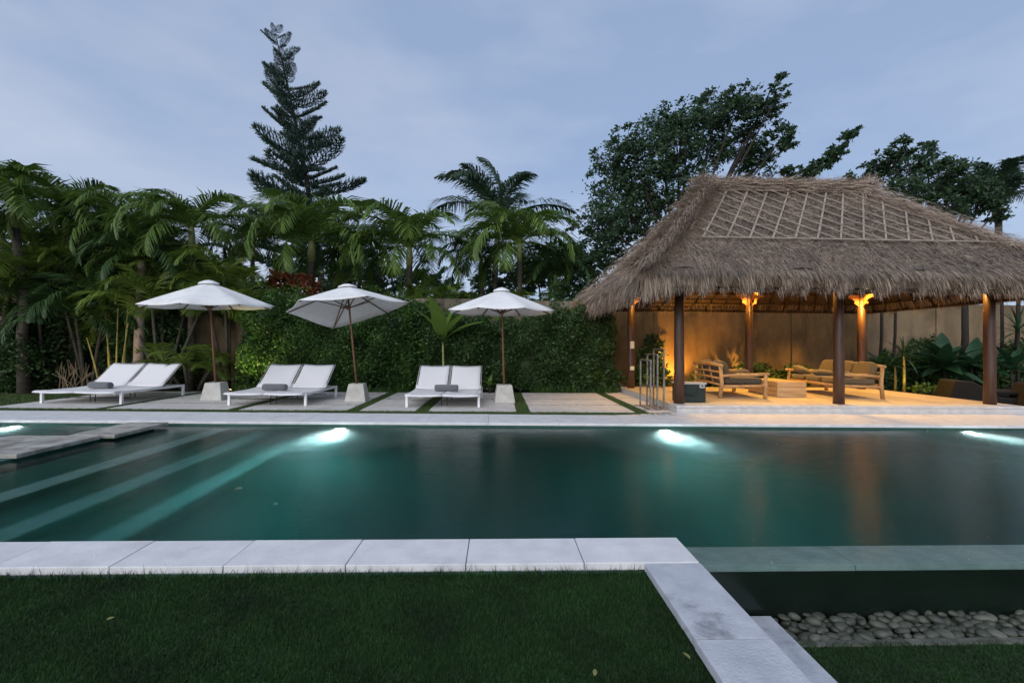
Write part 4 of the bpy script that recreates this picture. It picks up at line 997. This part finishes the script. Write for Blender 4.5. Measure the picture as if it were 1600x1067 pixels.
for lb, px, y, r_, n_, sz, mt_ in [('tall loose shrub growing out of the hedge left of the tilted umbrella', 425, 13.25, (.75, .5, 1.38), 5200, .10, 'leaf'), ('dark loose shrub rising behind the tilted umbrella pole', 575, 13.3, (.8, .5, 1.40), 5200, .11, 'leaf_dark'),
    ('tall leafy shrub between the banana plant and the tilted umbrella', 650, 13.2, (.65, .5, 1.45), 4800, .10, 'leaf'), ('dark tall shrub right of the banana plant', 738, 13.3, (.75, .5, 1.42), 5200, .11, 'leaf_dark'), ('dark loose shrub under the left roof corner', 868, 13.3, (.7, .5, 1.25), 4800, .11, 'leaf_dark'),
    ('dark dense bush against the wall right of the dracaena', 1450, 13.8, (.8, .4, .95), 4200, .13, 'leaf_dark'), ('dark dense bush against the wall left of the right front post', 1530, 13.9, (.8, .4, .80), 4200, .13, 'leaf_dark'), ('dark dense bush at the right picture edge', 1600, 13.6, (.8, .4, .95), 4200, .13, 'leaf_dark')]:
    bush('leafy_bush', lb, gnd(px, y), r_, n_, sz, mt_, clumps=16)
# low border plants along the terrace back edge
def border(label, x0, x1, y, n):
    t_ = thing('border_plants', label, 'ground cover', ((x0+x1)/2, y, -.06))
    bs = np.stack([RNG.uniform(x0, x1, n)-(x0+x1)/2, RNG.normal(size=n)*.10, np.zeros(n)], 1); d = unit(np.stack([RNG.normal(size=n)*.5, RNG.normal(size=n)*.5, np.ones(n)], 1))
    stuff(link('foliage', npmesh('foliage', blades(bs, d, RNG.uniform(.1, .28, n), .022)), 'leaf', t_))
border('low strappy border plants in front of the dark hedge', 1.0, 3.3, 12.78, 1400)
border('low strappy border plants in front of the bright hedge', -7.2, -2.4, 12.70, 1200)

# large-leaved plants -----------------------------------------------------
def leaf_mesh(name, L, W, mt_, fold=.2, arch=.35, n=9):
    mb = MB(); vs = []
    for i in range(n+1):
        u = i/n; w_ = W/2*math.sin(PI*min(1, .04+u*.96))**.75*(1-.25*u); a = arch*u*u*L
        p = Vector((L*u, 0, -a)); vs += [p+Vector((0, -w_, w_*fold)), p, p+Vector((0, w_, w_*fold))]
    fs = []
    for i in range(n): fs += [(i*3, i*3+1, i*3+4, i*3+3), (i*3+1, i*3+2, i*3+5, i*3+4)]
    me = mb.add(vs, fs).mesh(name, True); me.materials.append(M[mt_]); return me
LM = {'banana': [leaf_mesh('leaf', 1.3, .42, 'leaf_light', .25, .30), leaf_mesh('leaf', 1.1, .36, 'leaf_light', .2, .55)],
      'big': [leaf_mesh('leaf', .75, .30, 'bigleaf', .25, .35), leaf_mesh('leaf', .62, .26, 'bigleaf', .2, .5)],
      'strap': [leaf_mesh('leaf', .55, .045, 'bigleaf', .3, .45), leaf_mesh('leaf', .6, .05, 'bigleaf', .3, .25)],
      'lit': [leaf_mesh('leaf', .38, .15, 'leaf_light', .2, .4)]}
def plant(name, label, base, kind, n, el=(20, 80), z=.1, sc=1., cat='plant', stem=None, group=None, cane=None):
    t_ = thing(name, label, cat, base, 0, group)
    if stem: MB().tube([(0, 0, -.1), (.02, 0, stem*.5), (0, 0, stem)], [.04, .034, .025], 8).build('stem', cane or 'bark', t_, True)
    for i in range(n):
        o = link('leaf', LM[kind][i % len(LM[kind])], None, t_); e_ = R(el[0]+(el[1]-el[0])*i/max(1, n-1)); s_ = sc*random.uniform(.75, 1.15)
        o.location = (0, 0, (stem or z)+random.uniform(-.05, .08)); o.rotation_euler = (random.uniform(-.3, .3), -e_, i*2.4+random.uniform(-.3, .3)); o.scale = (s_,)*3
    return t_
plant('banana_plant', 'bright banana plant standing between the hedges', gnd(692, 12.7), 'banana', 10, (40, 88), sc=1.1, cat='banana plant', stem=1.45, cane='shaft')
plant('banana_plant', 'pale banana leaves over the wall left of the bright banana plant', at(655, 470, 14.9)-Vector((0, 0, 1.2)), 'banana', 5, (45, 85), sc=.8, cat='banana plant', stem=.9, cane='shaft')
for lb, px, y, n, sc_ in [('clump of large dark glossy leaves right of the pavilion', 1475, 12.9, 26, 1.15), ('smaller clump of glossy leaves against the wall right of the pavilion', 1518, 13.4, 18, 1.0), ('glossy leaves behind the right dark lounge', 1580, 12.6, 10, .9),
        ('dark glossy leaves left of the dracaena stems', 1375, 13.2, 9, .8)]:
    plant('glossy_plant', lb, gnd(px, y)+Vector((0, 0, .05)), 'big', n, (-10, 82), sc=sc_*1.2, stem=.75)
plant('dracaena', 'spiky dracaena on lit stems right of the long sofa', gnd(1412, 12.5), 'strap', 26, (-25, 85), stem=1.15, sc=1.1, cane='culm')
plant('dracaena', 'shorter spiky dracaena beside the lit dracaena', gnd(1398, 12.9), 'strap', 22, (-25, 85), stem=.85, sc=1.0, cane='culm')
plant('dracaena', 'tall spiky dracaena at the right picture edge', gnd(1590, 13.3), 'strap', 22, (-25, 85), stem=1.9, sc=1.3, cane='bark')
for lb, px, y in [('small lit broad-leaved plant near the towel rack', 1012, 13.1), ('small lit broad-leaved plant behind the slatted sofa', 1090, 13.2), ('small lit broad-leaved plant behind the timber table', 1205, 13.3), ('small plant with two pale leaves under the small umbrella', 765, 12.5)]:
    plant('broadleaf_plant', lb, gnd(px, y), 'lit', 9 if px != 765 else 4, (15, 75), sc=1., stem=.3)
# slim dark trunks against the right wall
for lb, px, px2, y, r_ in [('straight dark trunk against the wall left of the right front post', 1504, 1507, 13.8, .10), ('slim dark leaning trunk right of the right front post', 1582, 1592, 13.5, .06), ('slim dark trunk behind the right front post', 1562, 1565, 13.9, .05), ('thin dark trunk right of the right back post', 1372, 1378, 13.8, .05), ('thin second dark trunk near the dracaena', 1392, 1400, 13.9, .045)]:
    b0 = gnd(px, y); tp = at(px2, 440, y)
    t_ = thing('slim_tree', lb, 'tree', b0, 0, 'slim trunks beside the pavilion')
    v = tp-b0
    MB().tube([(0, 0, -.1), v*.5+Vector((.05, 0, 0)), v], [r_, r_*.9, r_*.8], 10).build('trunk', 'bark', t_, True)
    stuff(link('crown', npmesh('crown', leaves(ell(700, v+Vector((0, 0, .5)), (.8, .6, .55), .2), RNG.uniform(.1, .2, 700), .4, .3)), 'leaf_dark', t_))
# dry twigs
tw = thing('dry_shrub', 'bare dry twigs in the shade left of the yellow bamboo', 'shrub', gnd(115, 12.5))
q = MB()
for i in range(16):
    a = random.uniform(-1.1, 1.1); p = Vector((random.uniform(-.5, .5), random.uniform(-.1, .2), 0)); d = Vector((math.sin(a), random.uniform(-.3, .3), math.cos(a))).normalized(); pts = [p]
    for k in range(4): p = p+d*random.uniform(.15, .3); d = (d+Vector((random.uniform(-.5, .5), random.uniform(-.3, .3), random.uniform(-.2, .2)))).normalized(); pts.append(p)
    q.tube(pts, [.010, .009, .008, .006, .004], 5)
    d2 = (d+Vector((random.uniform(-.8, .8), 0, .2))).normalized(); q.tube([pts[2], pts[2]+d2*.2, pts[2]+d2*.35], [.007, .005, .003], 5)
q.build('twig', 'twig', tw)['kind'] = 'stuff'

# norfolk pine --------------------------------------------------------------
def pine_branch(seed):
    rg_ = np.random.default_rng(seed); k = 12; P = [np.array([t/k, 0, .10*t/k+.16*(t/k)**2.2]) for t in range(k+1)]; quads = []
    def tuft(p, d, m_, s_):
        for _ in range(m_):
            v = d+rg_.normal(size=3)*.38+np.array([0, 0, .25]); v /= np.linalg.norm(v); L = s_*rg_.uniform(.7, 1.2); wv = np.cross(v, rg_.normal(size=3)); wv = wv/np.linalg.norm(wv)*.010
            quads.append([p-wv, p+wv, p+v*L+wv*.4, p+v*L-wv*.4])
    for i in range(2, k+1):
        tuft(P[i], np.array([.8, 0, .35]), 7, .13)
        for sd_ in (-1, 1):
            L = .30*math.sin(PI*(.15+.8*i/k))
            for j in range(1, 6):
                p = P[i]+np.array([.5, sd_*.9, .25])*L*j/5; tuft(p, np.array([.6, sd_*.5, .5]), 5, .11)
    mb = MB()
    for qd in quads: mb.add(qd, [(0, 1, 2, 3)])
    mb.tube([p.tolist() for p in P], [.012*(1-.7*i/k) for i in range(k+1)], 5)
    me = mb.mesh('branch'); me.materials.append(M['needle']); return me
PB = [pine_branch(i) for i in range(9)]
yP = 24.; b0 = gnd(515, yP); tip = at(430, 52, yP); kink = at(500, 330, yP)
np_ = thing('norfolk_pine', 'tall dark norfolk pine leaning left above the palms', 'pine tree', b0)
def ptr(u): # height fraction -> trunk point
    a, bq, c = Vector((0, 0, 0)), kink-b0, tip-b0
    return a*(1-u)**2+bq*1.0*2*u*(1-u)*.98+c*u*u
MB().tube([ptr(k/14) for k in range(15)], [.24*(1-.93*k/14) for k in range(15)], 10).build('trunk', 'bark', np_, True)
nw = 25
for i in range(nw):
    u = .30+.69*i/(nw-1); L = 2.6*(1-((u-.30)/.72))**.72+.32
    for j in range(6):
        if random.random() < .2: continue
        o = link('branch', PB[(i*3+j*2) % 9], None, np_); az = j*2*PI/7+i*.7+random.uniform(-.2, .2); az += .35*math.sin(R(185)-az)
        s_ = L*random.uniform(.5, 1.25); o.location = ptr(u+random.uniform(-.008, .008)); o.scale = (s_, s_, s_*.95); o.rotation_euler = (random.uniform(-.3, .3), random.uniform(-.15, .2)-R(28)*((u-.3)/.7), az)

# broadleaf trees -----------------------------------------------------------
def clump_tree(label, base, circles, y, n, size, mt_, trunk=.22, group='broadleaf trees behind the pavilion', jit=1.0, name='broadleaf_tree', chain=False):
    """circles: (px, py, r_px) as seen in the photograph, turned into leaf clumps with depth"""
    base = Vector(base); t_ = thing(name, label, 'tree', base, 0, group); k = FPX/y
    cs = [(at(a, b_, y+random.uniform(-jit, jit))-base, r_/k) for a, b_, r_ in circles]
    tw_ = MB(); tot = sum(r_**2 for _, r_ in cs); L_ = []; top = sum((c for c, _ in cs), Vector())/len(cs)
    fork = Vector((top.x*.8, top.y*.8, top.z*.55))
    MB().tube([(0, 0, -.1), fork*.5+Vector((.1, 0, 0)), fork], [trunk*1.2, trunk, trunk*.8], 10).build('trunk', 'bark', t_, True)
    for c, r_ in cs:
        m_ = int(n*r_**2/tot); sub = max(5, int(m_/42)); cc = ell(sub, np.array(c), (r_*1.05, r_*1.05, r_*.95), .2)
        for p in cc:
            g_ = random.uniform(.10, .26); q_ = RNG.normal(size=(random.randint(20, 56), 3))*np.array([r_*g_*1.25, r_*g_, r_*g_*.6])*.6
            q_[:, 2] += q_[:, 0]*.45                                            # clumps stretched up-right by the wind
            L_.append(p+q_); tw_.tube([c*.8+Vector(p)*.2+Vector((0, 0, -.1)), Vector(p)], [trunk*.07, trunk*.02], 4, False)
        if chain: continue
        mid = fork*.55+c*.45+Vector((0, 0, -.3)); MB().tube([fork*.98, mid, c], [trunk*.42, trunk*.25, trunk*.08], 7).build('limb', 'bark', t_, True)
    if chain: MB().tube([fork*.98]+[c for c, _ in cs[:-1]], [trunk*.5]+[trunk*.4*(1-i/len(cs)) for i in range(len(cs)-1)], 7).build('limb', 'bark', t_, True)
    stuff(tw_.build('twigs', 'bark', t_))
    C_ = np.concatenate(L_)
    stuff(link('crown', npmesh('crown', leaves(C_, RNG.uniform(size*.5, size*1.2, len(C_)), .5, .15, .3, .55)), mt_, t_))
clump_tree('big dark broadleaf tree rising behind the left half of the roof', gnd(1060, 17.5),
    [(950, 255, 34), (985, 232, 38), (1030, 205, 40), (1075, 190, 42), (1120, 170, 40), (1150, 165, 36), (1190, 180, 34), (1215, 150, 18), (1216, 118, 13), (1225, 210, 24), (960, 300, 46), (1010, 270, 46), (1060, 240, 46), (1110, 225, 48), (1160, 225, 44), (1190, 250, 36), (940, 350, 42), (985, 340, 48), (1035, 310, 46), (1080, 290, 40), (930, 405, 36), (970, 400, 44), (920, 450, 34), (960, 450, 34), (1010, 370, 40)], 17.5, 42000, .17, 'leaf_tree')
clump_tree('thin-branched tree reaching out to the right above the ridge', gnd(1225, 18.5), [(1240, 270, 16), (1262, 268, 16), (1280, 258, 15), (1298, 246, 15), (1312, 232, 14), (1328, 214, 14), (1338, 204, 10), (1230, 225, 14)], 18.5, 4600, .17, 'leaf_tree', .10, jit=.15, chain=True)
clump_tree('wind-blown tree behind the right end of the ridge', gnd(1430, 18.), [(1370, 268, 24), (1395, 250, 28), (1415, 232, 20), (1430, 262, 34), (1465, 280, 38), (1420, 295, 32), (1495, 300, 36), (1525, 285, 26), (1480, 325, 30), (1520, 320, 28), (1335, 278, 14), (1545, 305, 30), (1562, 325, 24), (1450, 242, 22), (1490, 265, 24)], 18., 16000, .17, 'leaf_tree')
clump_tree('dark background tree behind the palms left of the big tree', gnd(880, 20.), [(870, 400, 34), (840, 425, 34), (890, 440, 34), (800, 440, 32), (760, 445, 28), (900, 400, 30)], 20., 7000, .24, 'leaf_tree')
clump_tree('dark background tree low between the palms in the middle', gnd(590, 21.), [(560, 420, 34), (600, 435, 36), (640, 440, 30), (525, 440, 30), (690, 445, 28), (480, 430, 26)], 21., 7000, .24, 'leaf_tree')
clump_tree('dark background tree behind the left palm group', gnd(150, 17.), [(40, 420, 60), (120, 410, 60), (200, 420, 55), (280, 425, 50), (350, 430, 46), (80, 350, 36), (170, 370, 36), (240, 370, 36)], 17., 13000, .22, 'leaf_dark')
# pink house wall glimpsed at the far left
hs = thing('neighbour_house', 'pink plastered house glimpsed through leaves at far left', 'house', gnd(20, 19.))
MB().box(-4, 1.6, 0, 4, 0, 3.7).build('wall', 'pink_wall', hs); MB().prism([(-4.4, -.4), (2, -.4), (2, 4.4), (-4.4, 4.4)], 3.7, 3.9).build('roof', 'beam', hs, bevel=.03)

# garden lights
garden_light('small garden spotlight at the foot of the yellow bamboo', gnd(158, 12.1)+Vector((.1, 0, .02)), gnd(160, 12.45)+Vector((.15, 0, 1.3)), 26)
garden_light('small garden spotlight at the left end of the bright hedge', (-7.1, 12.25, -.05), (-6.4, 12.9, 1.3), 90, (1, .85, .35), R(95))
garden_light('small garden spotlight behind the towel rack', (5.35, 13.75, -.05), (5.6, 14.4, 1.5), 300, (1, .47, .08), R(110))
garden_light('small garden spotlight behind the timber table', (7.55, 13.75, -.05), (7.8, 14.4, 1.2), 330, (1, .50, .10), R(110))
garden_light('small garden spotlight under the dracaena stems', gnd(1408, 12.25), gnd(1412, 12.5)+Vector((0, 0, 1.0)), 14)
# fallen leaves
def fallen(label, p, rz, s, mt_='leaf_yellow'):
    o = link('fallen_leaf', leaf_mesh('fallen_leaf', .05, .03, mt_, .3, .2, 5), None); o.location = p; o.rotation_euler = (.2, -.3, rz); o.scale = (s,)*3; tag(o, label, 'leaf', 'fallen leaves')
fallen('yellow fallen leaf on the lawn at lower left', at(208, 972, 2.24)*0+Vector((-1.87, 2.26, -.03)), .5, .6)
fallen('pale curled leaf on the lawn left of the side coping', Vector((.40, 1.84, -.03)), 1.2, .7)
fallen('small pale leaf lying against the side coping', Vector((.83, 1.93, -.03)), 2.0, .8)
fallen('round pale leaf floating on the pool near the steps', Vector((-2.45, 4.35, WZ+.012)), 0, 1.5, 'leaf_dull')
fallen('thin leaf floating on the pool right of the round leaf', Vector((-1.9, 3.95, WZ+.012)), -.6, 1.2, 'leaf_dull')
